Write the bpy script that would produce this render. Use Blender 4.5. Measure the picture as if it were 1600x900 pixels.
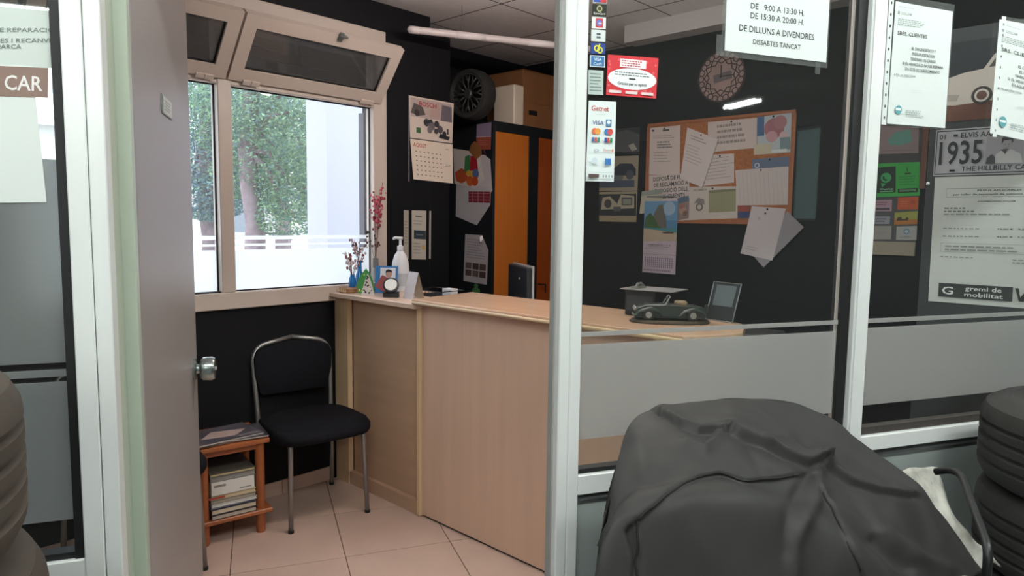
import bpy, bmesh, math, random
from mathutils import Vector, Matrix
for o in list(bpy.data.objects): bpy.data.objects.remove(o, do_unlink=True)
SC = bpy.context.scene
COL = SC.collection
V = Vector
R = math.radians
# ------------------------------------------------------------------ camera, world, exposure
F, PITCH, ROLL, AZ, AT = 1080.1, R(5.493), R(.780), R(43.088), R(43.088 - 69.838)
EYE = V((0, 0, 1.45))
UP = V((0, 0, 1))
_h = V((math.cos(AZ), math.sin(AZ), 0)); _r = V((math.sin(AZ), -math.cos(AZ), 0))
FWD = math.cos(PITCH) * _h - math.sin(PITCH) * UP
_u = math.sin(PITCH) * _h + math.cos(PITCH) * UP
RGT = math.cos(ROLL) * _r + math.sin(ROLL) * _u
UPV = -math.sin(ROLL) * _r + math.cos(ROLL) * _u
cam = bpy.data.objects.new('camera', bpy.data.cameras.new('camera'))
COL.objects.link(cam)
cam.matrix_world = Matrix(((RGT.x, UPV.x, -FWD.x, EYE.x), (RGT.y, UPV.y, -FWD.y, EYE.y), (RGT.z, UPV.z, -FWD.z, EYE.z), (0, 0, 0, 1)))
cam.data.sensor_width = 36; cam.data.lens = F / 1600 * 36; cam.data.clip_start = .02
SC.camera = cam
SC.view_settings.view_transform = 'Standard'; SC.view_settings.look = 'None'
SC.view_settings.gamma = 1; SC.view_settings.exposure = 0.0; SC.view_settings.use_curve_mapping = False
wd = bpy.data.worlds.new('overcast_sky'); SC.world = wd; wd.use_nodes = True
bg = wd.node_tree.nodes['Background']; bg.inputs[0].default_value = (.86, .93, 1, 1); bg.inputs[1].default_value = 4.2
LAMP_W, LAMP_O = 68.0, 95.0     # fluorescent fixtures in the workshop, added unseen pendant in the office

# ------------------------------------------------------------------ geometry helpers
T = V((math.cos(AT), math.sin(AT), 0)); N = V((-T.y, T.x, 0))       # along / through the glass partition
def frame(o, u, v, n): return Matrix(((u.x, v.x, n.x, o.x), (u.y, v.y, n.y, o.y), (u.z, v.z, n.z, o.z), (0, 0, 0, 1)))
YA, YC, XB, ZC = 3.298, 3.735, 4.12, 2.663
FP = frame(N * 1.4, T, UP, -N)                       # partition glass: local (s, z, towards the workshop)
FW = frame(V((0, YA, 0)), V((1, 0, 0)), UP, V((0, -1, 0)))          # window wall
FB = frame(V((XB, 0, 0)), V((0, -1, 0)), UP, V((-1, 0, 0)))         # notice board wall
XS = 3.326
FS = frame(V((XS, 0, 0)), V((0, -1, 0)), UP, V((-1, 0, 0)))         # side of the tall cupboard
FC = frame(V((2.70, 0, 0)), V((0, -1, 0)), UP, V((-1, 0, 0)))       # dark screen behind the right glass
def ray(x, y): return FWD + (x - 800) / F * RGT - (y - 450) / F * UPV
def onp(fr, x, y, c=0):
    n = fr.col[2].xyz; o = fr.col[3].xyz + n * c; v = ray(x, y)
    p = EYE + v * ((o - EYE).dot(n) / v.dot(n)); q = fr.inverted() @ p
    return q.x, q.y
def flr(x, y, z=0):
    v = ray(x, y); return EYE + v * ((z - EYE.z) / v.z)
def far(x, y, d): v = ray(x, y); return EYE + v * d
def tm(x, y, z, rz=0): return Matrix.Translation((x, y, z)) @ Matrix.Rotation(rz, 4, 'Z')

class MB:
    def __init__(s): s.v = []; s.f = []; s.m = []
    def add(s, vs, fs, m=0):
        k = len(s.v); s.v += [tuple(p) for p in vs]; s.f += [tuple(i + k for i in f) for f in fs]; s.m += [m] * len(fs); return s
    def box(s, x0, y0, z0, x1, y1, z1, m=0, M=None):
        vs = [V((x, y, z)) for z in (z0, z1) for y in (y0, y1) for x in (x0, x1)]
        if M: vs = [M @ p for p in vs]
        return s.add(vs, [(0, 2, 3, 1), (4, 5, 7, 6), (0, 1, 5, 4), (2, 6, 7, 3), (0, 4, 6, 2), (1, 3, 7, 5)], m)
    def prism(s, pts, c0, c1, m=0):      # polygon in xy, extruded c0..c1 in z
        n = len(pts)
        a = sum(pts[i][0] * pts[(i + 1) % n][1] - pts[(i + 1) % n][0] * pts[i][1] for i in range(n))
        if a < 0: pts = pts[::-1]
        vs = [(p[0], p[1], c0) for p in pts] + [(p[0], p[1], c1) for p in pts]
        return s.add(vs, [tuple(range(n - 1, -1, -1)), tuple(range(n, 2 * n))] + [(i, (i + 1) % n, n + (i + 1) % n, n + i) for i in range(n)], m)
    def ring(s, c, d, r, seg):
        d = V(d).normalized(); a = d.orthogonal().normalized(); b = d.cross(a)
        return [V(c) + r * (math.cos(2 * math.pi * i / seg) * a + math.sin(2 * math.pi * i / seg) * b) for i in range(seg)]
    def cyl(s, p0, p1, r0, r1=None, seg=14, m=0):
        r1 = r0 if r1 is None else r1; d = V(p1) - V(p0)
        vs = s.ring(p0, d, r0, seg) + s.ring(p1, d, r1, seg)
        return s.add(vs, [(i, (i + 1) % seg, seg + (i + 1) % seg, seg + i) for i in range(seg)] + [tuple(range(seg - 1, -1, -1)), tuple(range(seg, 2 * seg))], m)
    def tube(s, pts, r, seg=10, m=0, closed=False):
        pts = [V(p) for p in pts]; n = len(pts); rings = []; a = None
        for i in range(n):
            if closed: d = (pts[(i + 1) % n] - pts[i - 1]).normalized()
            else: d = (pts[min(i + 1, n - 1)] - pts[max(i - 1, 0)]).normalized()
            a = d.orthogonal().normalized() if a is None else (a - a.dot(d) * d).normalized()
            b = d.cross(a); rr = r[i] if isinstance(r, (list, tuple)) else r
            rings.append([pts[i] + rr * (math.cos(2 * math.pi * k / seg) * a + math.sin(2 * math.pi * k / seg) * b) for k in range(seg)])
        vs = [p for g in rings for p in g]; fs = []
        for i in range(n if closed else n - 1):
            j = (i + 1) % n
            fs += [(i * seg + k, i * seg + (k + 1) % seg, j * seg + (k + 1) % seg, j * seg + k) for k in range(seg)]
        if not closed: fs += [tuple(range(seg - 1, -1, -1)), tuple(range((n - 1) * seg, n * seg))]
        return s.add(vs, fs, m)
    def lathe(s, prof, seg=24, m=0, closed=False, M=None):   # (r, z) profile about z
        vs = []; n = len(prof)
        for r, z in prof:
            vs += [V((r * math.cos(2 * math.pi * k / seg), r * math.sin(2 * math.pi * k / seg), z)) for k in range(seg)]
        if M: vs = [M @ p for p in vs]
        fs = []
        for i in range(n if closed else n - 1):
            j = (i + 1) % n
            fs += [(i * seg + k, i * seg + (k + 1) % seg, j * seg + (k + 1) % seg, j * seg + k) for k in range(seg)]
        if not closed: fs += [tuple(range(seg - 1, -1, -1)), tuple(range((n - 1) * seg, n * seg))]
        return s.add(vs, fs, m)
    def ball(s, c, r, m=0, seg=10, sc=(1, 1, 1)):
        pr = [(math.sin(math.pi * i / 6) * 1 + 1e-4, -math.cos(math.pi * i / 6)) for i in range(7)]
        return s.lathe(pr, seg, m, M=Matrix.Translation(c) @ Matrix.Diagonal((r * sc[0], r * sc[1], r * sc[2], 1)))
    def grid(s, rows, m=0, closed=False):
        n = len(rows[0]); vs = [p for r in rows for p in r]; fs = []
        for i in range(len(rows) - 1):
            for k in range(n if closed else n - 1):
                fs.append((i * n + k, i * n + (k + 1) % n, (i + 1) * n + (k + 1) % n, (i + 1) * n + k))
        return s.add(vs, fs, m)
    def build(s, name, mats, parent=None, M=None, bevel=0, smooth=False, segs=1, fix=True):
        me = bpy.data.meshes.new(name); me.from_pydata(s.v, [], s.f)
        if not isinstance(mats, (list, tuple)): mats = [mats]
        for x in mats: me.materials.append(x)
        me.polygons.foreach_set('material_index', s.m)
        if bevel or fix:
            bm = bmesh.new(); bm.from_mesh(me)
            if bevel:
                es = [e for e in bm.edges if len(e.link_faces) == 2 and e.calc_face_angle(0) > .5]
                bmesh.ops.bevel(bm, geom=es, offset=bevel, segments=segs, affect='EDGES', profile=.6, clamp_overlap=True)
            if fix: bmesh.ops.recalc_face_normals(bm, faces=bm.faces)
            bm.to_mesh(me); bm.free()
        if smooth:
            for p in me.polygons: p.use_smooth = True
            if smooth is not True: me.set_sharp_from_angle(angle=smooth)
        me.update()
        o = bpy.data.objects.new(name, me); COL.objects.link(o)
        if parent: o.parent = parent
        if M is not None: o.matrix_local = M
        return o
def tag(o, label=None, cat=None, group=None, kind=None):
    if label: o['label'] = label
    if cat: o['category'] = cat
    if group: o['group'] = group
    if kind: o['kind'] = kind
    return o
def thing(name, label, cat, M=None, group=None, kind=None):
    o = bpy.data.objects.new(name, None); COL.objects.link(o); o.empty_display_size = .05
    if M is not None: o.matrix_local = M
    return tag(o, label, cat, group, kind)
def copy_tree(o, parent=None):
    c = o.copy(); COL.objects.link(c); c.parent = parent
    for ch in list(o.children): copy_tree(ch, c)
    return c
def clip(poly, n, d):        # keep n.p >= d
    out = []
    for i in range(len(poly)):
        a, b = V(poly[i][:2]), V(poly[(i + 1) % len(poly)][:2]); da, db = a.dot(n) - d, b.dot(n) - d
        if da >= 0: out.append(a)
        if da * db < 0: out.append(a + (b - a) * (da / (da - db)))
    return out
def bend(pts, r=.04, k=5):   # round the corners of a polyline
    pts = [V(p) for p in pts]; out = [pts[0]]
    for i in range(1, len(pts) - 1):
        a, b, c = pts[i - 1], pts[i], pts[i + 1]
        ra = min(r, (a - b).length * .45); rc = min(r, (c - b).length * .45)
        p = b + (a - b).normalized() * ra; q = b + (c - b).normalized() * rc
        for j in range(k + 1):
            t = j / k; out.append((1 - t) ** 2 * p + 2 * t * (1 - t) * b + t * t * q)
    return out + [pts[-1]]

# ------------------------------------------------------------------ materials
def lin(c):
    if isinstance(c, str): c = [int(c[i:i + 2], 16) / 255 for i in (0, 2, 4)]
    return tuple(x / 12.92 if x <= .04045 else ((x + .055) / 1.055) ** 2.4 for x in c) + (1,)
MATS = {}
def mat(name, col, rough=.6, metal=0, var=.0, scale=8, bump=0, stretch=None, spec=.5, coat=0, emit=0, sub=None):
    if name in MATS: return MATS[name]
    m = bpy.data.materials.new(name); MATS[name] = m; m.use_nodes = True
    nt = m.node_tree; b = nt.nodes['Principled BSDF']; c = lin(col)
    b.inputs['Base Color'].default_value = c; b.inputs['Roughness'].default_value = rough; b.inputs['Metallic'].default_value = metal
    b.inputs['Specular IOR Level'].default_value = spec; b.inputs['Coat Weight'].default_value = coat
    if emit: b.inputs['Emission Color'].default_value = c; b.inputs['Emission Strength'].default_value = emit
    if var or bump:
        tc = nt.nodes.new('ShaderNodeTexCoord'); mp = nt.nodes.new('ShaderNodeMapping'); nz = nt.nodes.new('ShaderNodeTexNoise')
        nz.inputs['Scale'].default_value = scale; nz.inputs['Detail'].default_value = 5
        if stretch: mp.inputs['Scale'].default_value = stretch
        nt.links.new(tc.outputs['Object'], mp.inputs[0]); nt.links.new(mp.outputs[0], nz.inputs[0])
        if var:
            rp = nt.nodes.new('ShaderNodeValToRGB'); rp.color_ramp.elements[0].position = .3; rp.color_ramp.elements[1].position = .7
            e0 = tuple(max(0, x * (1 - var)) for x in c[:3]) if not sub else lin(sub)[:3]
            rp.color_ramp.elements[0].color = e0 + (1,); rp.color_ramp.elements[1].color = tuple(min(1, x * (1 + var)) for x in c[:3]) + (1,)
            nt.links.new(nz.outputs[0], rp.inputs[0]); nt.links.new(rp.outputs[0], b.inputs['Base Color'])
        if bump:
            bp = nt.nodes.new('ShaderNodeBump'); bp.inputs['Strength'].default_value = bump; bp.inputs['Distance'].default_value = .01
            nt.links.new(nz.outputs[0], bp.inputs['Height']); nt.links.new(bp.outputs[0], b.inputs['Normal'])
    return m
def P(col): return mat('ink_' + col, col, .6, spec=.3)          # flat printing colours
def glassmat(name, tint, refl=1.5, haze=0, rough=.02):
    if name in MATS: return MATS[name]
    m = bpy.data.materials.new(name); MATS[name] = m; m.use_nodes = True; nt = m.node_tree; nt.nodes.clear()
    out = nt.nodes.new('ShaderNodeOutputMaterial'); tr = nt.nodes.new('ShaderNodeBsdfTransparent'); tr.inputs[0].default_value = tint
    gl = nt.nodes.new('ShaderNodeBsdfGlossy'); gl.inputs['Roughness'].default_value = rough
    lw = nt.nodes.new('ShaderNodeLayerWeight'); lw.inputs[0].default_value = .5
    pw = nt.nodes.new('ShaderNodeMath'); pw.operation = 'POWER'; pw.inputs[1].default_value = 5; nt.links.new(lw.outputs['Facing'], pw.inputs[0])
    f0 = ((refl - 1) / (refl + 1)) ** 2
    fr = nt.nodes.new('ShaderNodeMath'); fr.operation = 'MULTIPLY_ADD'; fr.inputs[1].default_value = 1 - f0; fr.inputs[2].default_value = f0; nt.links.new(pw.outputs[0], fr.inputs[0])
    mx = nt.nodes.new('ShaderNodeMixShader'); nt.links.new(fr.outputs[0], mx.inputs[0]); nt.links.new(tr.outputs[0], mx.inputs[1]); nt.links.new(gl.outputs[0], mx.inputs[2])
    last = mx
    if haze:
        df = nt.nodes.new('ShaderNodeBsdfDiffuse'); df.inputs[0].default_value = (.8, .82, .8, 1)
        m2 = nt.nodes.new('ShaderNodeMixShader'); m2.inputs[0].default_value = haze
        nt.links.new(mx.outputs[0], m2.inputs[1]); nt.links.new(df.outputs[0], m2.inputs[2]); last = m2
    nt.links.new(last.outputs[0], out.inputs[0]); return m
def filmmat(name, dcol, fac_t=.5, rough=.5, fac_clear=0.0):       # frosted film: diffuse + rough see-through
    m = bpy.data.materials.new(name); MATS[name] = m; m.use_nodes = True; nt = m.node_tree; nt.nodes.clear()
    out = nt.nodes.new('ShaderNodeOutputMaterial'); df = nt.nodes.new('ShaderNodeBsdfDiffuse'); df.inputs[0].default_value = dcol
    tl = nt.nodes.new('ShaderNodeBsdfTranslucent'); tl.inputs[0].default_value = (.85, .87, .86, 1)
    rf = nt.nodes.new('ShaderNodeBsdfGlass'); rf.inputs['Roughness'].default_value = rough; rf.inputs['IOR'].default_value = 1.12
    m1 = nt.nodes.new('ShaderNodeMixShader'); m1.inputs[0].default_value = .5; nt.links.new(rf.outputs[0], m1.inputs[1]); nt.links.new(tl.outputs[0], m1.inputs[2])
    m2 = nt.nodes.new('ShaderNodeMixShader'); m2.inputs[0].default_value = fac_t; nt.links.new(df.outputs[0], m2.inputs[1]); nt.links.new(m1.outputs[0], m2.inputs[2])
    last = m2
    if fac_clear:
        tr = nt.nodes.new('ShaderNodeBsdfTransparent'); m3 = nt.nodes.new('ShaderNodeMixShader'); m3.inputs[0].default_value = fac_clear
        nt.links.new(m2.outputs[0], m3.inputs[1]); nt.links.new(tr.outputs[0], m3.inputs[2]); last = m3
    nt.links.new(last.outputs[0], out.inputs[0]); return m
def emitmat(name, col, s):
    m = bpy.data.materials.new(name); MATS[name] = m; m.use_nodes = True; nt = m.node_tree; nt.nodes.clear()
    out = nt.nodes.new('ShaderNodeOutputMaterial'); e = nt.nodes.new('ShaderNodeEmission'); e.inputs[0].default_value = col; e.inputs[1].default_value = s
    nt.links.new(e.outputs[0], out.inputs[0]); return m
M_white = mat('white_aluminium', 'e9ecea', .28, var=.03, scale=3)
M_jamb = mat('pale_green_jamb', 'b9c4b3', .4, var=.03, scale=2)
M_door = mat('grey_door_laminate', '96918f', .38, var=.02, scale=2)
M_black = mat('black_wall_paint', '0c0d11', .65, var=.15, scale=4, bump=.05, spec=.25)
M_gask = mat('black_rubber', '121314', .6)
M_glass = glassmat('clear_glass', (.93, .96, .95, 1), 1.45, .009)
M_wglass = glassmat('window_glass', (.97, .98, 1, 1), 1.35, .07)
M_film = filmmat('frosted_film', (.33, .35, .34, 1), .74, .42)
M_wfilm = filmmat('window_frosted_film', (.8, .8, .8, 1), .9, .6)
M_beige = mat('beige_window_frame', 'c9bbb0', .4, var=.03, scale=3)
M_beech = mat('beech_laminate', 'd3b19a', .42, var=.05, scale=3, stretch=(6, 6, .35))
M_beechh = mat('beech_laminate_horizontal_grain', 'bd9b80', .42, var=.05, scale=3, stretch=(3, .5, 6))
M_beecht = mat('beech_worktop', 'cda88c', .22, var=.07, scale=3, stretch=(14, .7, 3), coat=.15)
M_beechl = mat('beech_edging', 'd6b892', .4, var=.05, scale=3, stretch=(14, 14, .7))
M_tile = mat('beige_floor_tile', 'c7ab9c', .3, var=.05, scale=6)
M_grout = mat('tile_joint', '6b5346', .8)
M_ceil = mat('mineral_ceiling_tile', 'e6dfdf', .85, var=.03, scale=20, bump=.03)
M_ceilg = mat('ceiling_joint', '2e2827', .9)
M_chrome = mat('satin_chrome', '9a9896', .4, .75)
M_fabric = mat('black_fabric', '121217', .9, var=.2, scale=120, bump=.15, spec=.2)
M_pine = mat('orange_pine', '9e5a32', .42, var=.12, scale=4, stretch=(1, 10, 10))
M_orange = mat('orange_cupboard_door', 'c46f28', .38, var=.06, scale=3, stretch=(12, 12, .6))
M_cupb = mat('anthracite_steel', '1b1e22', .5, spec=.3)
M_rubber = mat('tyre_rubber', '2a2927', .75, var=.2, scale=12, bump=.1)
M_rubberb = mat('dusty_tyre_rubber', '423a31', .8, var=.25, scale=9, bump=.1)
M_paper = mat('white_paper', 'e3e8e6', .6, spec=.3)
M_dark = mat('dark_plastic', '17181a', .45)
M_steel = mat('grey_steel', '8b8f90', .4, .8)
M_cover = mat('black_nylon_cover', '31302f', .6, var=.12, scale=5, bump=.06, spec=.3)
M_card = mat('brown_cardboard', '8a5c38', .8, var=.08, scale=5)
M_cork = mat('cork', 'a8683e', .9, var=.2, scale=60, bump=.1)
M_clear = glassmat('clear_plastic', (.9, .93, .92, 1), 1.5, .06, .1)

# ------------------------------------------------------------------ flat printing
_tx = {}
def textgeo(s, bold=.012):
    if s in _tx: return _tx[s]
    cu = bpy.data.curves.new('t', 'FONT'); cu.body = s; cu.size = 1; cu.offset = bold; cu.resolution_u = 2; cu.align_x = 'LEFT'
    ob = bpy.data.objects.new('t', cu); COL.objects.link(ob); dg = bpy.context.evaluated_depsgraph_get(); dg.update()
    me = bpy.data.meshes.new_from_object(ob.evaluated_get(dg))
    vs = [v.co.copy() for v in me.vertices]; fs = [tuple(p.vertices) for p in me.polygons]
    bpy.data.objects.remove(ob); bpy.data.curves.remove(cu); bpy.data.meshes.remove(me)
    if not vs: _tx[s] = ([], [], 1); return _tx[s]
    x0 = min(v.x for v in vs); x1 = max(v.x for v in vs)
    vs = [((v.x - x0) / (x1 - x0), v.y / .72) for v in vs]      # width 1, cap height 1
    _tx[s] = (vs, fs, (x1 - x0) / .72); return _tx[s]
class Print:
    """printing laid on a parallelogram: local corners bl, br, tl; coordinates u right, v up in 0..1"""
    def __init__(s, bl, br, tl, c):
        s.o = V((bl[0], bl[1])); s.ex = V((br[0], br[1])) - s.o; s.ey = V((tl[0], tl[1])) - s.o; s.c = c
        s.w = s.ex.length; s.h = s.ey.length; s.mb = MB(); s.mats = []; s.k = 1
    def mi(s, col):
        if col not in s.mats: s.mats.append(col)
        return s.mats.index(col)
    def pt(s, u, v): p = s.o + s.ex * u + s.ey * v; return (p.x, p.y, s.c + s.k * .00025)
    def poly(s, pts, col): s.k += 1; s.mb.add([s.pt(*p) for p in pts], [tuple(range(len(pts)))], s.mi(col))
    def rect(s, u0, v0, u1, v1, col): s.poly([(u0, v0), (u1, v0), (u1, v1), (u0, v1)], col)
    def disc(s, u, v, r, col, ry=None, seg=18):
        ry = r * s.w / s.h if ry is None else ry
        s.poly([(u + r * math.cos(2 * math.pi * i / seg), v + ry * math.sin(2 * math.pi * i / seg)) for i in range(seg)], col)
    def arc(s, u, v, r, col, a0=0, a1=6.2832, th=.2, seg=18):
        s.k += 1; q = s.w / s.h; vs = []
        for i in range(seg + 1):
            a = a0 + (a1 - a0) * i / seg
            for rr in (r, r * (1 - th)): vs.append(s.pt(u + rr * math.cos(a), v + rr * q * math.sin(a)))
        s.mb.add(vs, [(2 * i, 2 * i + 1, 2 * i + 3, 2 * i + 2) for i in range(seg)], s.mi(col))
    def text(s, t, u, v, h, col, w=None, al='l', slant=0):     # baseline at v, cap height h (v units); w = total width (u units)
        vs, fs, asp = textgeo(t)
        if w is None: w = asp * h * s.h / s.w
        if al == 'c': u -= w / 2
        if al == 'r': u -= w
        s.k += 1; s.mb.add([s.pt(u + x * w + slant * y * h, v + y * h) for x, y in vs], fs, s.mi(col))
    def lines(s, u0, v0, u1, v1, n, col, seed=0, th=.35, full=.9):
        rn = random.Random(seed + 7)
        for i in range(n):
            v = v1 - (i + .5) * (v1 - v0) / n; t = (v1 - v0) / n * th / 2; u = u0; end = u0 + (u1 - u0) * rn.uniform(full - .25, full + .1)
            while u < min(end, u1):
                w = rn.uniform(.04, .12) * max(.4, (u1 - u0)); s.rect(u, v - t, min(u + w, u1), v + t, col); u += w + .014; s.k -= 1
            s.k = max(s.k, 1)
    def out(s, name, parent):
        if s.mb.v:
            o = s.mb.build(name, [P(c) for c in s.mats], parent, fix=False)
            if name == 'printing': tag(o, kind='stuff')
def sheet(name, label, cat, fr, cor, col, draw=None, lift=.001, t=.0008, group=None, local=False, rough=.6, area=None):
    """a sheet fixed on the plane of frame fr; cor = corners tl, tr, br, bl (any polygon: first four give the print area)"""
    q = [tuple(c) if local else onp(fr, c[0], c[1], lift + t) for c in cor]
    cx = sum(p[0] for p in q) / len(q); cy = sum(p[1] for p in q) / len(q)
    lo = [(p[0] - cx, p[1] - cy) for p in q]
    mb = MB().prism(lo, 0, t)
    m = col if not isinstance(col, str) else mat('paper_' + col, col, rough, spec=.3)
    o = mb.build(name, m, None, fr @ Matrix.Translation((cx, cy, lift)))
    tag(o, label, cat, group)
    if draw:
        ar = lo if area is None else [(lambda p: (p[0] - cx, p[1] - cy))(onp(fr, c[0], c[1], lift + t)) for c in area]
        pr = Print(ar[3], ar[2], ar[0], t); draw(pr); pr.out('printing', o)
    return o
# ================================================================== THE SETTING
IR = FP.inverted()
def sx(px, y=450, c=.02): return onp(FP, px, y, c)[0]
# ---- office floor: tiles laid square with the partition
room = [V((-.2, 1.9)), V((4.12, -.5)), V((4.12, YC)), V((-.2, YC))]
def in_room(poly, zl=None):
    p = clip(poly, V((N.x, N.y)), 1.42); p = clip(p, V((1, 0)), -.2) if len(p) > 2 else []
    p = clip(p, V((-1, 0)), -XB) if len(p) > 2 else []
    p = clip(p, V((0, -1)), -YC) if len(p) > 2 else []
    return p
base = in_room([V((-3, -3)), V((8, -3)), V((8, 6)), V((-3, 6))])
fl = MB().prism([tuple(p) for p in base], -.08, -.004).build('floor', M_grout); tag(fl, 'beige tiled office floor', 'floor', kind='structure')
rn = random.Random(3); tp = .463
tm3 = [mat('beige_floor_tile', '', 1) if 0 else M_tile] + [mat('beige_floor_tile_%d' % i, c, .3, var=.05, scale=6) for i, c in enumerate(('c4a899', 'caae9f'))]
for i in range(-6, 12):
    for j in range(-8, 8):
        s0, n0 = -.137 + i * tp, 2.9225 + j * tp; g = .0022
        q = [T.xy * a + N.xy * b for a, b in ((s0 + g, n0 + g), (s0 + tp - g, n0 + g), (s0 + tp - g, n0 + tp - g), (s0 + g, n0 + tp - g))]
        q = in_room(q)
        if len(q) > 2: MB().prism([tuple(p) for p in q], -.006, 0).build('floor_tile', rn.choice(tm3), fl)
# ---- suspended ceiling with 60 cm tiles
ce = MB().prism([tuple(p) for p in base], ZC + .002, ZC + .05).build('ceiling', M_ceilg); tag(ce, 'grey suspended office ceiling', 'ceiling', kind='structure')
for i in range(-6, 4):
    for j in range(-7, 3):
        x0, y0, g = 2.87 + i * .6, 2.795 + j * .6, .004
        q = in_room([V((x0 + g, y0 + g)), V((x0 + .6 - g, y0 + g)), V((x0 + .6 - g, y0 + .6 - g)), V((x0 + g, y0 + .6 - g))])
        if len(q) > 2: MB().prism([tuple(p) for p in q], ZC, ZC + .004).build('ceiling_tile', M_ceil, ce)
M_tbar = mat('ceiling_bar', '5a5050', .9, spec=.1)
for i in range(-5, 3):
    x = 2.87 + i * .6; q = in_room([V((x - .0035, -3)), V((x + .0035, -3)), V((x + .0035, 6)), V((x - .0035, 6))])
    if len(q) > 2: MB().prism([tuple(p) for p in q], ZC - .0012, ZC + .001).build('grid_bar', M_tbar, ce)
for j in range(-6, 2):
    y = 2.795 + j * .6; q = in_room([V((-3, y - .0035)), V((8, y - .0035)), V((8, y + .0035)), V((-3, y + .0035))])
    if len(q) > 2: MB().prism([tuple(p) for p in q], ZC - .0010, ZC + .001).build('grid_bar', M_tbar, ce)
lp = thing('added_pendant', 'lit pendant tube lamp over the reception counter', 'lamp', frame(V((1.67, 2.02, 2.42)), T, UP.cross(T), UP))  # unseen lamp added to brighten the ceiling, guessed from ceiling and door light
MB().tube([(0, 0, 0), (1.2, 0, 0)], .018, 10).build('tube', emitmat('added_pendant_tube', (1, .90, .84, 1), LAMP_O), lp)
for x in (0, 1.2): MB().cyl((x - .015, 0, 0), (x + .015, 0, 0), .021).build('end_cap', M_white, lp)
for x in (.25, .95): MB().cyl((x, 0, .018), (x, 0, .24), .0015, seg=5).build('wire', M_steel, lp)
# ---- window wall with the casing and the recessed bay beside it
w = MB(); O0, O1, B0, B1 = .62, 2.441, 1.006, 2.506
w.box(-.4, 0, -.2, 2.775, B0, 0); w.box(-.4, B1, -.2, 2.775, ZC + .1, 0); w.box(-.4, B0, -.2, O0, B1, 0); w.box(O1, B0, -.2, 2.775, B1, 0)
wr = w.build('wall_rear', M_black, None, FW); tag(wr, 'black painted wall around the office window', 'wall', kind='structure')
w = MB().box(2.775, YA, 0, 2.94, YC + .05, 2.572).build('casing', M_black, None, None, bevel=.004); w.parent = wr; w.matrix_parent_inverse = FW.inverted()
w = MB().box(2.7, YC, 0, 4.3, YC + .16, ZC + .1).box(2.70, YA + .2, 0, 2.775, YC, ZC + .1)
tag(w.build('wall_recess', M_black), 'black recessed wall behind the tall cupboard', 'wall', kind='structure')
tag(MB().box(XB, -.9, 0, XB + .15, YC + .1, ZC + .1).build('wall_right', M_black), 'black wall carrying the cork board', 'wall', kind='structure')
tag(MB().box(-.35, 1.4, 0, -.2, YA + .2, ZC + .1).build('wall_left', M_black), 'black wall behind the open door', 'wall', kind='structure')
bb = thing('baseboard_rear', 'beige tile skirting under the window', 'baseboard', FW, kind='structure')
for k in range(7):
    x0 = -.1 + k * .3105
    MB().box(x0, 0, 0, x0 + .308, .075, .009).build('skirting_tile', M_tile, bb, bevel=.0015)
# ---- outside window (window_4): fixed lights below, two hopper sashes tilted in above
wn = thing('window_4', 'beige framed office window with two tilted top sashes', 'window', FW, kind='structure')
fb = .004
def bar(x0, y0, x1, y1, c0, c1, name, m=M_beige, par=None, bv=.004): return MB().box(x0, y0, c0, x1, y1, c1).build(name, m, par or wn, bevel=bv)
bar(O0, B0, O1, 1.088, -.06, .022, 'sill_rail'); bar(O0, 2.078, O1, 2.125, -.06, .012, 'transom'); bar(O0, 2.445, O1, B1, -.06, .012, 'head_rail')
bar(O1 - .09, 1.088, O1, 2.445, -.06, .018, 'stile'); bar(O0, 1.088, O0 + .08, 2.445, -.06, .018, 'stile'); bar(1.467, 1.088, 1.535, 2.445, -.06, .018, 'mullion')
bar(O0 + .08, 1.088, 1.467, 1.094, -.035, .0, 'gasket', M_gask, bv=0)
for a, b in ((.70, 1.467), (1.535, O1 - .09)):
    MB().box(a, 1.088, -.036, b, 2.078, -.030).build('pane', M_wglass, wn)
    g = MB(); t = .006
    g.box(a, 1.088, -.029, b, 1.088 + t, -.022); g.box(a, 2.078 - t, -.029, b, 2.078, -.022); g.box(a, 1.088, -.029, a + t, 2.078, -.022); g.box(b - t, 1.088, -.029, b, 2.078, -.022)
    g.build('gasket', M_gask, wn)
    z1 = 1.292
    f = MB().box(a + t, 1.094, -.0295, b - t, z1, -.0285).build('frosted_film', M_wfilm, wn)
    MB().box(a + t, z1 + .018, -.0295, b - t, z1 + .030, -.0285).box(a + t, z1 + .05, -.0295, b - t, z1 + .07, -.0285).build('film_stripe', M_wfilm, wn)
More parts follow.
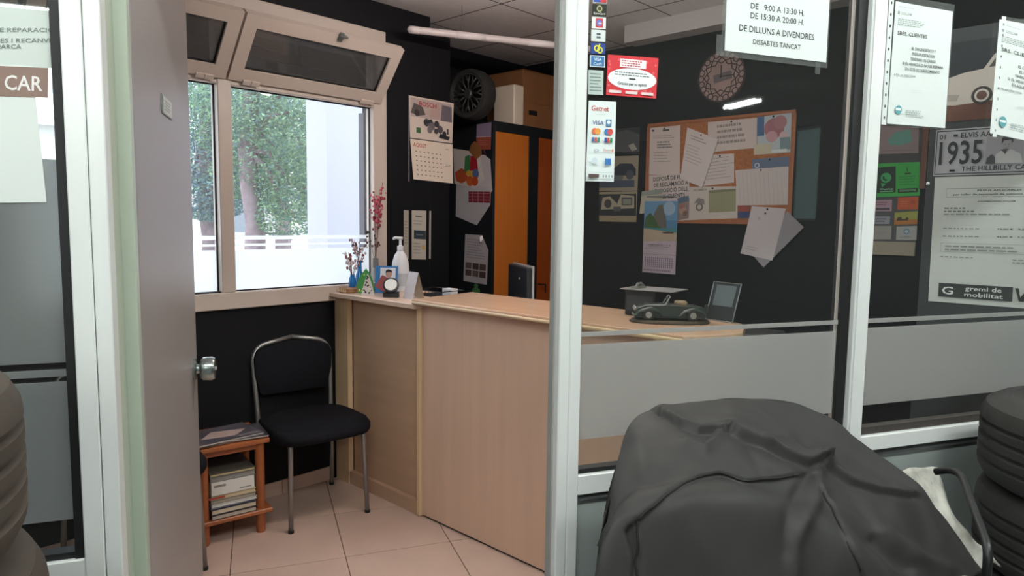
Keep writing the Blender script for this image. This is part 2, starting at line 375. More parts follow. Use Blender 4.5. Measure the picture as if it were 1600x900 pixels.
for a, b in ((.70, 1.500), (1.512, 2.392)):
    sa = bpy.data.objects.new('hopper_sash', None); COL.objects.link(sa); sa.parent = wn
    sa.matrix_local = Matrix.Translation((0, 2.113, .014)) @ Matrix.Rotation(R(39), 4, 'X')
    hh, bw = .338, .062
    m = MB(); m.box(a, 0, -.02, b, bw, .022); m.box(a, hh - bw, -.02, b, hh, .022); m.box(a, bw, -.02, a + bw, hh - bw, .022); m.box(b - bw, bw, -.02, b, hh - bw, .022)
    m.build('sash_frame', M_beige, sa)
    t = .005; g = MB(); g.box(a + bw, bw, .0, b - bw, bw + t, .010); g.box(a + bw, hh - bw - t, .0, b - bw, hh - bw, .010); g.box(a + bw, bw, .0, a + bw + t, hh - bw, .010); g.box(b - bw - t, bw, .0, b - bw, hh - bw, .010)
    g.build('gasket', M_gask, sa)
    MB().box(a + bw, bw, -.004, b - bw, hh - bw, .0).build('pane', glassmat('sash_glass', (.55, .56, .58, 1), 1.5, .06), sa)
    for x in (a + .07, b - .14):
        MB().box(x, -.012, .020, x + .085, .012, .030).box(x + .04, -.014, .022, x + .045, .014, .033).build('hinge', M_beige, sa, bevel=.002)
    if a > 1: MB().box((a + b) / 2 + .03, hh - .03, .022, (a + b) / 2 + .055, hh + .015, .034).box((a + b) / 2 + .028, hh - .005, .02, (a + b) / 2 + .075, hh + .005, .045).build('catch', M_steel, sa, bevel=.002)
sh = thing('roller_shutter', 'dark grey slatted shutter lowered behind the top sashes', 'shutter', FW)
for k in range(7):
    z = 2.115 + k * .053
    MB().box(O0 + .004, z, -.19, O1 - .004, z + .0545, -.178).build('slat', mat('shutter_grey', '55565a', .6), sh, bevel=.004)
# ---- glazed partition to the workshop
def L(px, y=450, c=.02): return onp(FP, px, y, c)[0]
sA0, sA1, sA2 = L(112), L(147), L(174)
w1 = thing('window_1', 'left glazed partition panel in a white frame', 'window', FP, kind='structure')
MB().box(sA0, 0, -.03, sA1 - .0015, 2.35, .02).build('stile', M_white, w1, bevel=.002)
MB().box(-.95, .775, -.03, sA0 - .0005, .834, .018).build('rail', M_white, w1, bevel=.002); MB().box(-.95, 2.3, -.03, sA0 - .0005, 2.35, .018).build('rail', M_white, w1, bevel=.002)
MB().box(sA0 - .016, .834, -.02, sA0 - .0005, 2.3, .012).box(-.95, .834, -.02, sA0 - .016, .846, .008).build('gasket', M_gask, w1)
MB().box(-.95, .84, -.006, sA0 - .014, 2.3, 0).build('pane', M_glass, w1)
se = L(97, 450, .001)
MB().box(-.95, .905, .0005, se + .004, 1.158, .0015).build('frosted_film', M_film, w1)
MB().box(-.95, 1.167, .0005, se, 1.180, .0015).build('film_stripe', M_film, w1)
MB().box(-.95, 1.192, .0005, se, 1.545, .0015).build('frosted_film', M_film, w1)
d1 = thing('door_2', 'white door frame with pale green jamb', 'door frame', FP, kind='structure')
MB().box(sA1, 0, -.03, sA2, 2.2, .02).build('post', M_white, d1, bevel=.002)
MB().box(sA2 - .022, 0, -.10, sA2 - .001, 2.2, -.03).build('jamb', M_jamb, d1)
sJ = onp(FP, 214, 450, -.10)[0]
MB().box(sA2 - .022, 0, -.135, sJ, 2.2, -.10).build('door_stop', M_jamb, d1, bevel=.002)
p0, p1 = L(876), L(911)
MB().box(p0, 0, -.022, (p0 + p1) / 2 - .0008, 2.2, .02).build('post', M_white, d1, bevel=.0025)
MB().box((p0 + p1) / 2 + .0002, 0, -.022, p1, 2.35, .019).build('post', M_white, d1, bevel=.0025)
MB().box(p0 - .004, 0, -.03, p0 - .0003, 2.2, -.005).build('door_seal', mat('grey_seal', '9a9a96', .6), d1)
MB().box(sA1, 2.2, -.03, p1, 2.35, .02).build('head', M_white, d1, bevel=.002)
m0, m1, m2 = L(1338), L(1361), L(1325)
w2 = thing('window_2', 'middle glazed partition panel covered with stickers', 'window', FP, kind='structure')
MB().box(p1 + .0005, .827, -.022, m2, .873, .018).build('rail', M_white, w2, bevel=.002); MB().box(p1 + .0005, 2.3, -.022, m2, 2.35, .018).build('rail', M_white, w2, bevel=.002)
MB().box(p1, .874, -.02, m2, .884, .006).build('gasket', M_gask, w2)
MB().box(m2 - .009, .875, -.012, m2 - .002, 2.3, -.007).build('inner_bead', mat('pinkish_bead', 'cbb9b4', .5), w2)
MB().box(m2 - .0015, .8, -.03, m0 - .0005, 2.35, .004).build('gasket', M_gask, w2)
MB().box(p1, .878, -.006, m2 - .0016, 2.3, 0).build('pane', M_glass, w2)
MB().box(p1 + .001, .953, .0005, m2 - .014, 1.174, .0015).build('frosted_film', M_film, w2)
MB().box(p1 + .001, 1.192, .0005, m2 - .008, 1.203, .0015).build('film_stripe', M_film, w2)
w3 = thing('window_3', 'right glazed partition panel with paper notices', 'window', FP, kind='structure')
MB().box(m0, .845, -.03, m1, 2.35, .02).build('stile', M_white, w3, bevel=.003)
MB().box(m0 + .004, .90, .02, m0 + .010, 2.3, .0235).build('groove_bead', M_white, w3)
MB().box(m0, .842, -.03, 3.0, .884, .0195).build('rail', M_white, w3, bevel=.002); MB().box(m1 + .0005, 2.3, -.03, 3.0, 2.35, .019).build('rail', M_white, w3, bevel=.002)
MB().box(m1 + .0003, .885, -.02, 3.0, .905, .006).build('gasket', mat('brown_gasket', '3d3834', .7), w3)
MB().box(m1, .89, -.006, 3.0, 2.3, 0).build('pane', M_glass, w3)
MB().box(m1 + .001, .965, .0005, 3.0, 1.178, .0015).build('frosted_film', M_film, w3)
MB().box(m1 + .001, 1.191, .0005, 3.0, 1.203, .0015).build('film_stripe', M_film, w3)
M_pan = mat('grey_partition_panel', '9aa29f', .3, var=.04, scale=3)
wf = thing('wall_front', 'grey lower panels of the glazed partition', 'wall', FP, kind='structure')
MB().box(-.95, 0, -.03, sA0, .774, .004).build('panel', M_pan, wf); MB().box(p1 + .0005, 0, -.03, m0, .826, .004).build('panel', M_pan, wf); MB().box(m0, 0, -.03, 3.0, .841, .004).build('panel', M_pan, wf)
MB().box(p1 + .0005, .812, .004, m0, .826, .012).box(m0 + .001, .824, .004, 3.0, .841, .012).build('shadow_strip', mat('dark_strip', '4a4d4c', .6), wf)
w = MB().box(-6, 0, -.1, -.95, 3.2, .03).box(3.0, 0, -.1, 9, 3.2, .03).box(-.95, 2.35, -.1, 3.0, 3.2, .03)
tag(w.build('wall_partition', mat('pale_workshop_wall', 'c9cfca', .7), None, FP), 'pale wall around the glazed partition', 'wall', kind='structure')
# ---- open door leaf, seen along its face
hinge = N * 1.537 + T * (sJ + .001)
e1 = onp(FP, 304, 450, -.86)[0]; tip = N * 2.26 + T * e1
du = (tip - hinge).normalized(); dl = (tip - hinge).length
FD = frame(V((hinge.x, hinge.y, .008)), du, UP, du.cross(UP))       # local (along the leaf, z, towards the opening)
dr = thing('door_1', 'grey office door standing open with a chrome knob', 'door', FD, kind='structure')
MB().box(0, 0, -.04, dl, 2.1, 0).build('leaf', M_door, dr, bevel=.002)
MB().box(dl - .001, 0, -.041, dl + .0015, 2.1, -.001).build('edge_strip', mat('door_edge', '6d5b53', .5), dr)
kz = .998; kx = dl - .065
kn = MB().lathe([(.001, 0), (.030, 0), (.031, .006), (.014, .009), (.013, .016), (.028, .020), (.034, .026), (.035, .050), (.031, .058), (.001, .059)], 24, M=Matrix.Translation((kx, kz, 0)))
kn.build('door_knob', mat('knob_chrome', 'a9b4b2', .22, .9), dr, smooth=.6)
MB().lathe([(.001, 0), (.006, 0), (.006, .004), (.001, .004)], 10, M=Matrix.Translation((kx, kz, .059))).build('lock_button', M_chrome, dr)
def plate(pr):
    pr.rect(.06, .05, .94, .95, 'c3c7c2'); pr.lines(.15, .2, .85, .8, 4, '7d8583', 3)
a = onp(FD, 251, 146); b = onp(FD, 268, 188)
pl = MB().box(a[0], b[1], .0003, b[0], a[1], .003).build('name_plate', mat('plate_alu', '8d9491', .4, .5), dr, bevel=.0006)
pr = Print((a[0], b[1]), (b[0], b[1]), (a[0], a[1]), .003); plate(pr); pr.out('printing', pl)
# ---- workshop shell and its fluorescent fixtures
wsb = [T.xy * a + N.xy * b for a, b in ((-6, 1.37), (9, 1.37), (9, -10.5), (-6, -10.5))]
tag(MB().prism([tuple(p) for p in wsb], -.08, 0).build('floor_workshop', mat('workshop_concrete', '7d7f7b', .6, var=.15, scale=2)), 'grey concrete workshop floor', 'floor', kind='structure')
tag(MB().prism([tuple(p) for p in wsb], 3.2, 3.3).build('ceiling_workshop', mat('workshop_ceiling', 'a9aeaa', .8)), 'pale workshop ceiling', 'ceiling', kind='structure')
M_wsw = mat('workshop_wall', '737d79', .8, var=.1, scale=1.5)
FWS = frame(V((0, 0, 0)), T, N, UP)
for nm, bxs in (('wall_workshop_back', [(-6, -10.5, 0, 9, -10.35, 3.25)]), ('wall_workshop_left', [(-6.1, -10.5, 0, -6, 1.4, 3.25)]),
                ('wall_workshop_right', [(9, -10.5, 0, 9.1, -7.25, 3.25), (9, -6.62, 0, 9.1, 1.4, 3.25), (9, -7.25, 0, 9.1, -6.62, 1.53), (9, -7.25, 3.15, 9.1, -6.62, 3.25)])):
    m = MB()
    for q in bxs: m.box(*q)
    tag(m.build(nm, M_wsw, None, FWS), 'grey workshop wall behind the viewer ' + nm.split('_')[-1], 'wall', kind='structure')
wn5 = thing('reflection_window', 'tall narrow greenish window in the workshop wall', 'window', FWS, kind='structure')  # added opening whose bright pane mirrors as a teal patch in the partition
MB().box(9.04, -7.25, 1.53, 9.05, -6.62, 3.15).build('pane', glassmat('green_pane', (.38, .47, .45, 1), 1.3), wn5)
for z in (1.53, 3.11): MB().box(9.0, -7.25, z, 9.06, -6.62, z + .04).build('rail', M_white, wn5)
M_tubeL = emitmat('fluorescent_tube', (.96, 1, .97, 1), LAMP_W)
def fixture(s, n, along, ln, lab):
    u = T if along == 'T' else N
    f = thing('fluorescent_fixture', lab, 'lamp', frame(T * s + N * n + UP * 2.9, u, UP.cross(u), UP), 'workshop fluorescent fixtures')
    MB().box(-ln / 2, -.08, .05, ln / 2, .08, .09).build('tray', M_white, f)
    for y in (-.04, .04): MB().cyl((-ln / 2 + .02, y, .03), (ln / 2 - .02, y, .03), .02, seg=8).build('tube', M_tubeL, f)
    for x in (-ln * .3, ln * .3): MB().cyl((x, 0, .09), (x, 0, .298), .004, seg=6).build('rod', M_steel, f)
fixture(-1.9, -5.9, 'T', 2.4, 'fluorescent fixture hanging behind the viewer on the left')
fixture(-2.6, -8.6, 'T', 2.4, 'farthest fluorescent fixture hanging at the back of the workshop')
fixture(-.9, -3.3, 'T', 2.4, 'fluorescent fixture hanging left behind the viewer')
fixture(5.63, -4.4, 'N', .6, 'fluorescent fixture hanging crosswise far on the right')
fixture(-.3, .1, 'T', 2.4, 'fluorescent fixture hanging above the viewer')
fixture(2.6, .2, 'T', 2.4, 'fluorescent fixture hanging above the tyre stack')
# ================================================================== RECEPTION COUNTER
cn = thing('reception_counter', 'pale beech reception counter with an overhanging worktop', 'counter', tm(0, 0, 0))
yE = 1.13
pp = [(2.10, 2.54), (2.10, 1.02), (2.40, .90), (2.40, 2.54)]
MB().box(2.10, 1.115, .012, 2.122, 2.545, 1.052).build('front_panel', M_beech, cn, bevel=.001)
MB().box(2.122, 2.52, .012, 2.44, 2.545, 1.052).build('end_panel', M_beech, cn, bevel=.001)
MB().box(2.13, 1.13, .012, 2.44, 1.155, 1.052).build('end_panel', M_beech, cn, bevel=.001)
MB().box(2.11, 1.12, 0, 2.13, 2.54, .012).build('plinth', M_dark, cn)
top = [(2.045, 2.562), (2.045, 1.135), (2.07, 1.105), (2.225, 1.032), (2.27, 1.03), (2.452, 1.10), (2.49, 1.15), (2.49, 2.618)]
wt = MB().prism(top, 1.054, 1.080).build('worktop', M_beecht, cn, bevel=.006, segs=2)
e = MB().tube([(2.048, 2.555, 1.062), (2.046, 1.14, 1.062), (2.07, 1.107, 1.062), (2.225, 1.035, 1.062)], .0085, 8).build('edge_moulding', M_beechl, cn, smooth=True)
# low cabinet between the counter and the window wall
cb = thing('beech_cabinet', 'low beech cabinet between counter and window wall', 'cabinet', tm(0, 0, 0))
MB().box(2.05, 2.548, 1.030, 2.50, 3.292, 1.054).build('top_board', mat('beech_top_pale', 'cdb09b', .35, var=.05, scale=3, stretch=(14, .7, 3)), cb, bevel=.002)
MB().box(2.09, 3.165, 0, 2.12, 3.288, 1.029).build('filler_strip', M_beechl, cb, bevel=.001)
MB().box(2.085, 2.55, .006, 2.46, 2.572, 1.029).build('side_panel', M_beechl, cb, bevel=.001)
MB().box(2.125, 2.573, .0, 2.14, 3.164, 1.029).build('front_panel', M_beechh, cb)
MB().box(2.095, 2.573, .0, 2.124, 3.164, .07).build('plinth', M_beechh, cb, bevel=.001)
MB().box(2.125, 3.27, 0, 2.46, 3.288, 1.029).build('side_panel', M_beech, cb)
# ================================================================== VISITOR CHAIRS
def chair(label, M):
    c = thing('visitor_chair', label, 'chair', M, 'black visitor chairs')
    r = .0115
    for sx_ in (-1, 1):
        x = .194 * sx_
        MB().tube(bend([(x, 0, .008), (x - .012 * sx_, .02, .43), (x - .012 * sx_, .40, .415)], .05), r).build('front_leg', M_chrome, c, smooth=True)
        MB().tube(bend([(x + .012 * sx_, .448, .008), (x + .006 * sx_, .425, .25), (x + .0 * sx_, .425, .45), (x + .012 * sx_, .455, .755), (x * .86, .462, .808), (0.0, .465, .838)], .035), r).build('rear_leg', M_chrome, c, smooth=True)
        for y, xx in ((0, x), (.448, x + .012 * sx_)): MB().cyl((xx, y, 0), (xx, y, .014), .0135).build('foot_cap', M_dark, c)
    MB().tube([(-.182, .12, .405), (.182, .12, .405)], .009).build('cross_bar', M_chrome, c, smooth=True); MB().tube([(-.182, .36, .405), (.182, .36, .405)], .009).build('cross_bar', M_chrome, c, smooth=True)
    # seat cushion: rounded slab, fuller at the front
    rows = []
    for lev, (g, z) in enumerate([(.0, .405), (.012, .408), (.022, .425), (.022, .455), (.012, .470), (-.03, .476), (-.12, .478), (-.2, .478)]):
        rg = []
        for k in range(40):
            a = 2 * math.pi * k / 40; cx, sy = math.cos(a), math.sin(a); e = 4.2
            q = (abs(cx) ** e + abs(sy) ** e) ** (-1 / e)
            hx, hy = max(.222 + g, .004), max(.208 + g, .004)
            yy = q * sy * hy; xx = q * cx * hx * (1 - .07 * (yy + .2) / .4)
            drop = -.022 * max(0, (-yy - .10) / .12) ** 2 if lev > 2 else 0
            rg.append((xx, .19 + yy, z + drop - .012 * (1 - (xx / .22) ** 2) * (lev > 4)))
        rows.append(rg)
    m = MB(); m.grid(rows, closed=True); n = 40
    m.f += [tuple(range(n - 1, -1, -1)), tuple(range(7 * n, 8 * n))]; m.m += [0, 0]
    m.build('seat', M_fabric, c, smooth=True)
    # backrest pad: wider at the top with a shallow gable
    out = [(-.178, .575), (-.165, .556), (.165, .556), (.178, .575), (.200, .66), (.204, .745), (.188, .785), (.165, .797), (0, .824), (-.165, .797), (-.188, .785), (-.204, .745), (-.200, .66)]
    m = MB(); rows = []
    for off, y in ((-.02, .420), (0, .425), (.0, .448), (-.012, .458)):
        cz = .69; rows.append([(x * (1 + off * 4), y + .02 * (1 - (x / .2) ** 2), cz + (z - cz) * (1 + off * 4)) for x, z in out])
    m.grid(rows, closed=True); n = len(out); m.f += [tuple(range(n - 1, -1, -1)), tuple(range(3 * n, 4 * n))]; m.m += [0, 0]
    m.build('backrest', M_fabric, c, smooth=.9)
    return c
chair('black fabric visitor chair with chrome legs beside the counter', tm(1.751, 2.81, 0, R(-8.2)))
c2 = chair('second visitor chair mostly hidden behind the open door', tm(.945, 2.785, 0, R(-1)))
# ================================================================== SIDE TABLE, MAGAZINES, BOOKS
tb = thing('side_table', 'small orange pine side table beside the chair', 'table', tm(1.471, 2.953, 0, R(-9)))
for x in (0, -.245):
    for y in (0, .22):
        MB().lathe([(.001, 0), (.017, 0), (.021, .01), (.021, .43), (.001, .43)], 14, M=Matrix.Translation((x, y, 0))).build('leg', M_pine, tb, smooth=.8)
MB().box(-.266, -.045, .43, .035, .265, .452).build('tabletop', M_pine, tb, bevel=.006, segs=2)
MB().box(-.255, -.012, .40, .015, .005, .43).build('apron', M_pine, tb)
MB().box(-.266, -.04, .098, .045, .26, .118).build('shelf', M_pine, tb, bevel=.004)
FT = tm(1.471, 2.953, 0, R(-9))
def book(name, label, x, y, z, w, d, h, rz, cov, pages='c9bfae', cat='book', grp='books on the table shelf', spine=None):
    b = thing(name, label, cat, FT @ tm(x, y, z, R(rz)), grp)
    MB().box(-w / 2, 0, .0, w / 2, d, .0018).box(-w / 2, 0, h - .0018, w / 2, d, h).box(-w / 2, 0, .0018, -w / 2 + .002, d, h - .0018).build('cover', mat('cover_' + cov, cov, .45), b)
    MB().box(-w / 2 + .002, .003, .0018, w / 2 - .004, d - .003, h - .0018).build('pages', mat('pages_' + pages, pages, .8, var=.1, scale=40, stretch=(1, 1, 30)), b)
    if spine: pr = Print((-w / 2 + .01, 0), (-w / 2 + .13, 0), (-w / 2 + .01, h), 0); pass
    return b
zz = .1185
bl = [('dark book with a black cover at the very bottom of the shelf', .196, .22, .020, 0, '2a2b30', 'b9ae9f'), ('cream paged book second from the bottom of the shelf', .196, .22, .022, 0, '51473f', 'cdbfa6'),
      ('blue edged magazine low on the table shelf', .196, .22, .013, .6, '4d5f86', 'c6cad3'), ('white magazine lying over the blue edged one', .196, .22, .012, 0, 'c8c6c4', 'dad5cf'),
      ('grey covered brochure in the middle of the shelf pile', .196, .22, .016, -.5, '7b746c', 'a89c8b'), ('beige catalogue with a red printed corner', .196, .22, .018, 0, 'bca88c', 'cbb797')]
for k, (lb, w_, d_, h_, rz, cv, pg) in enumerate(bl):
    b = book('shelf_book', lb, -.1235 + (k % 2) * .002, -.03 + (k % 3) * .006, zz, w_, d_, h_, rz, cv, pg)
    if k == 5: MB().box(-.11, -.0006, .004, -.04, 0, .012).build('red_print', P('a8463a'), b)
    zz += h_ + .0006
bx = thing('white_carton', 'flat white carton on top of the shelf books', 'box', FT @ tm(-.116, -.02, zz, R(0)))
MB().box(-.102, 0, 0, .085, .2, .062).build('body', mat('white_card', 'd9d5cf', .6), bx, bevel=.002)
pr = Print((-.145, 0), (.125, 0), (-.145, .062), 0)
m = MB(); m.box(-.09, -.0006, .038, -.04, 0, .048).build('printing', P('8a8580'), bx); MB().box(.02, -.0006, .012, .07, 0, .017).build('printing', P('8a8580'), bx)
book('shelf_folder', 'grey patterned folder on the white carton', -.1225, -.02, zz + .0625, .196, .22, .022, 0, '77736d', '8d8a86', 'folder', None)
book('shelf_notebook', 'cream notebook topmost on the shelf pile', -.1225, -.015, zz + .085, .196, .22, .012, -1, '5c564e', 'd2c193', 'notebook', None)
def mag(label, x, y, z, rz, cov, draw, h=.006):
    b = thing('magazine', label, 'magazine', FT @ tm(.105, 0, 0) @ tm(x, y, z, R(rz)), 'magazines on the side table')
    MB().box(-.15, 0, 0, .15, .215, h).build('pages', mat('magpages_' + cov, 'b9b1ab', .7), b)
    MB().box(-.152, -.001, h, .152, .217, h + .0008).build('cover', mat('mag_' + cov, cov, .3), b)
    pr = Print((-.15, 0), (.15, 0), (-.15, .215), h + .0008); draw(pr); pr.out('printing', b)
def g1(p): p.rect(.05, .05, .95, .6, '6c625d'); p.lines(.1, .7, .9, .95, 3, 'b5aaa2', 2)
def g2(p): p.rect(.1, .12, .9, .9, '4f4b50'); p.poly([(.2, .3), (.6, .2), (.8, .55), (.4, .7)], 'a89a94')
def g3(p): p.poly([(.15, .35), (.62, .18), (.88, .5), (.42, .74)], 'b39d97'); p.lines(.08, .8, .92, .95, 2, '8d8587', 5); p.rect(.62, .05, .95, .2, '6f686d')
mag('grey magazine at the bottom of the table pile', -.24, -.02, .4525, 4, '5f5a58', g1); mag('dark magazine in the middle of the table pile', -.225, -.03, .4598, -6, '3b393f', g2)
mag('dark magazine with a pale picture topmost on the table', -.235, -.035, .4671, 9, '55515a', g3)
# ================================================================== TALL CUPBOARD
cp = thing('tall_cupboard', 'tall anthracite cupboard with two orange doors', 'cupboard', tm(0, 0, 0))
X0, X1, Y0, Y1, Z1 = XS, 4.105, 3.30, YC - .004, 2.118
MB().box(X0, Y0, 0, X0 + .022, Y1, Z1).build('side_panel', M_cupb, cp, bevel=.001); MB().box(X1 - .022, Y0, 0, X1, Y1, Z1).build('side_panel', M_cupb, cp)
MB().box(X0 + .022, Y0, 2.052, X1 - .022, Y1, Z1).build('top_panel', M_cupb, cp, bevel=.001)
MB().box(X0 + .022, Y1 - .012, 0, X1 - .022, Y1, 2.052).build('back_panel', M_cupb, cp); MB().box(X0 + .022, Y0, 0, X1 - .022, Y1 - .012, .08).build('plinth', M_cupb, cp)
xa, xb = onp(FW, 826, 300, -.002)[0], onp(FW, 841, 300, -.002)[0]
MB().box(xa, Y0 + .001, .08, xb, Y0 + .02, 2.052).build('centre_post', M_cupb, cp, bevel=.001)
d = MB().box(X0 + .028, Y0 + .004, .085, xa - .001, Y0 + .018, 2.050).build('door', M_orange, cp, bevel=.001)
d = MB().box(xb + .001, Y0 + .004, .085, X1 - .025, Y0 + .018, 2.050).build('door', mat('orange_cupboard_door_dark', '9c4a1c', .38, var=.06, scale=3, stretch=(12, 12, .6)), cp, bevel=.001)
hz = onp(FW, 843, 446, -.002)[1]
MB().tube(bend([(xb + .02, Y0 + .004, hz + .01), (xb + .02, Y0 - .03, hz + .01), (xb + .065, Y0 - .03, hz + .01), (xb + .065, Y0 - .03, hz - .05)], .01), .005, 8).build('handle', M_dark, d, smooth=True)
# on top of the cupboard: wheel, white case, cartons
def wheel(M):
    wh = thing('alloy_wheel', 'dark alloy wheel with tyre standing on the cupboard', 'wheel', M)   # axis +z local = face
    ro = .162
    pr = [(.118, -.05), (.135, -.062), (.155, -.058), (ro, -.035), (ro, .035), (.155, .058), (.138, .062), (.126, .052), (.126, .0)]
    MB().lathe(pr + [(.118, -.05)], 40).build('tyre', M_rubber, wh, smooth=.6)
    al = mat('grey_alloy', '474746', .45, .5)
    MB().lathe([(.127, .05), (.131, .056), (.124, .058), (.118, .045), (.116, .0), (.12, -.04), (.127, -.04)], 40, closed=True).build('rim', al, wh, smooth=.6)
    sp = MB()
    for k in range(12):
        for s_ in (-.09, .09):
            a = 2 * math.pi * k / 12; a2 = a + s_ * 1.6
            sp.tube([(.03 * math.cos(a), .03 * math.sin(a), .04), (.075 * math.cos(a), .075 * math.sin(a), .044), (.118 * math.cos(a2), .118 * math.sin(a2), .046)], .0055, 6)
    sp.build('spokes', al, wh, smooth=True)
    MB().lathe([(.001, .03), (.034, .03), (.034, .048), (.026, .054), (.001, .054)], 20).build('hub_cap', mat('hub_dark', '4c4b4a', .4, .5), wh)
    MB().lathe([(.001, -.02), (.117, -.02), (.117, -.012), (.001, -.012)], 30).build('back_plate', M_dark, wh)
c = onp(FW, 766, 155, .10); wheel(Matrix.Translation((c[0] + .03, YA - .10 + .2, Z1 + .163)) @ Matrix.Rotation(R(188), 4, 'Z') @ Matrix.Rotation(R(90), 4, 'Y'))
wc = thing('white_case', 'cream plastic case standing beside the wheel', 'case', tm(3.575, 3.325, Z1))
MB().box(-.025, .0, .002, .078, .20, .275).build('body', mat('cream_plastic', 'e2d3c0', .5), wc, bevel=.015, segs=3)
MB().box(.0, -.001, .03, .055, .0, .245).build('front_panel', mat('cream_plastic', 'd6c6b2', .5), wc)
def carton(label, x0, y0, z0, x1, y1, z1, hole):
    k = thing('cardboard_box', label, 'box', tm((x0 + x1) / 2, (y0 + y1) / 2, z0), 'cardboard boxes on the cupboard'); hx, hy, h = (x1 - x0) / 2, (y1 - y0) / 2, z1 - z0
    MB().box(-hx, -hy, 0, hx, hy, h).build('body', M_card, k, bevel=.002)
    MB().box(-hx - .002, -hy - .002, h, -.002, hy, h + .003).box(.002, -hy - .002, h, hx + .002, hy, h + .003).build('flaps', M_card, k)
    if hole:
        MB().box(-hx + .05, -hy - .0012, h * .5, -hx + .14, -hy, h * .7).build('hand_hole', M_dark, k); MB().box(hx - .1, -hy - .0012, h * .5, hx - .0, -hy, h * .62).build('hand_hole', M_dark, k)
carton('lower cardboard box with hand holes on the cupboard', 3.66, 3.33, Z1 + .001, 4.09, 3.70, Z1 + .17, True)
carton('upper cardboard box stacked on the lower one', 3.68, 3.36, Z1 + .1745, 4.09, 3.70, Z1 + .40, False)
hk = thing('black_hanging_bag', 'small black cable bundle hanging beside the calendar', 'cable', tm(3.12, YC - .04, 2.05))
MB().tube([(0, 0, .22), (.03, -.01, .27), (.05, -.01, .2), (.04, -.02, .05), (-.02, -.02, 0), (-.03, -.01, .12), (0, 0, .22)], .012, 8).build('cable', M_dark, hk, smooth=True)
MB().box(-.02, .0, .26, .05, .04, .29).build('hook', M_dark, hk)
# ceiling tube lamp and boxed beam
tl = thing('pendant_tube_lamp', 'long unlit white tube lamp hanging under the ceiling', 'lamp', frame(flr(640, 46, 2.5), T, UP.cross(T), UP))
MB().tube([(-.012, 0, 0), (-.004, 0, 0), (.02, 0, 0), (1.18, 0, 0), (1.2, 0, 0)], [.006, .017, .02, .02, .017], 14).build('tube', mat('opal_tube', 'cfc3c2', .3), tl, smooth=True)
for a, b in ((.0, .05), (.26, .44), (.7, .9)): MB().tube([(a, 0, 0), (b, 0, 0)], .0206, 14).build('sleeve', mat('tube_sleeve', 'dcd2d2', .35), tl, smooth=True)
for a in (.3, .95): MB().cyl((a, 0, .02), (a, 0, .163), .0015, seg=5).build('wire', M_steel, tl)
bm_ = MB().box(3.68, -.25, 2.56, 3.80, 2.52, 2.6625).build('trim_1', mat('beam_grey', 'b3abab', .6)); tag(bm_, 'pale boxed beam under the ceiling', 'beam', kind='structure')
# ================================================================== NOTICES ON THE PARTITION GLASS (workshop side)
CARDG = 'notices on the glass partition'
def dash(p, u, v, w, h, col, n=6, sd=0):
    rn = random.Random(sd); x = u
    while x < u + w:
        k = rn.uniform(.3, 1) * w / n; p.rect(x, v, min(x + k, u + w), v + h, col); p.k -= 1; x += k + w * .025
    p.k += 1
INK = '3d4244'
hs = sheet('opening_hours_sheet', 'white landscape sheet with opening hours on the middle glass', 'notice', FP, [(1.036, 2.066), (1.340, 2.066), (1.340, 1.856), (1.036, 1.856)], 'dfe6e4', None, .003, .0006, local=True)
def row(t, px, py0, py1, wpx):
    q0 = onp(FP, px, py1, .002); u0 = (q0[0] - 1.036) / .304; v = (q0[1] - 1.856) / .21
    p = Print((-.152, -.105), (.152, -.105), (-.152, .105), .0006)
    p.text(t, u0, v, (onp(FP, px, py0, .002)[1] - q0[1]) / .21, INK, (onp(FP, px + wpx, py1, .002)[0] - q0[0]) / .304); p.out('text_line', hs)
row('DE   9:00 A 13:30 H.', 1172, 4, 13.5, 84); row('DE 15:30 A 20:00 H.', 1171.5, 19, 28.5, 84)
row('DE DILLUNS A DIVENDRES', 1154, 38, 48, 118); row('DISSABTES TANCAT', 1175.5, 61, 69, 75)
MB().box(-.16, -.118, -.0020, .158, .108, -.0012).build('plastic_sleeve', M_clear, hs)
MB().box(-.175, -.118, -.0010, -.160, -.07, -.0002).build('tape', M_clear, hs); MB().box(.12, -.135, -.0010, .135, -.100, -.0002).build('tape', M_clear, hs)
def d_sres(title, body):
    def f(p):
        p.rect(.04, .90, .075, .925, '9aa5a3'); p.text('GOLLAM', .1, .90, .022, '8f9a98', .17); p.lines(.04, .955, .4, .968, 1, 'a9b3b1', 1); p.lines(.05, .81, .5, .87, 4, '9aa4a2', 4, .4)
        p.text(title, .06, .735, .03, '444a4b', .50)
        for k, t in enumerate(body): p.text(t, .52, .625 - k * .043, .024, '4b5152', min(.78, .026 * len(t)), 'c')
        p.text('ATTE, LA DIRECCION', .04, .40, .016, '555b5c', .36); p.disc(.16, .12, .055, '5f9ea4'); p.rect(.11, .115, .2, .135, 'dfe9e7'); p.lines(.28, .07, .62, .13, 3, 'a5b2b0', 6, .4)
        p.lines(.35, .265, .55, .30, 2, 'cfd9d7', 8)
    return f
s1 = sheet('client_notice_sheet', 'plastic sleeved notice for clients nearest the white mullion', 'notice', FP, [(1400, 2), (1489, 18), (1476.5, 200), (1386, 193)], 'dbe3e0', d_sres('SRES. CLIENTES', ['EL DIAGNOSTICO Y', 'PRESUPUESTACION', 'TENDRAN UN CARGO,', 'SI EL VEHICULO NO SE REPARA', 'EN ESTE ESTABLECIMIENTO']), .002, .0006, CARDG)
s2 = sheet('client_notice_sheet', 'plastic sleeved notice for clients at the right edge', 'notice', FP, [(1562, 30), (1661, 48), (1648, 229), (1547, 208)], 'dae2df', d_sres('SRS. CLIENTS', ['EL DIAGNOSTIC I', 'EL PRESSUPOST', 'TINDRAN UN CARREC,', 'SI EL VEHICLE NO ES REPARA', 'EN AQUEST ESTABLIMENT']), .002, .0006, CARDG)
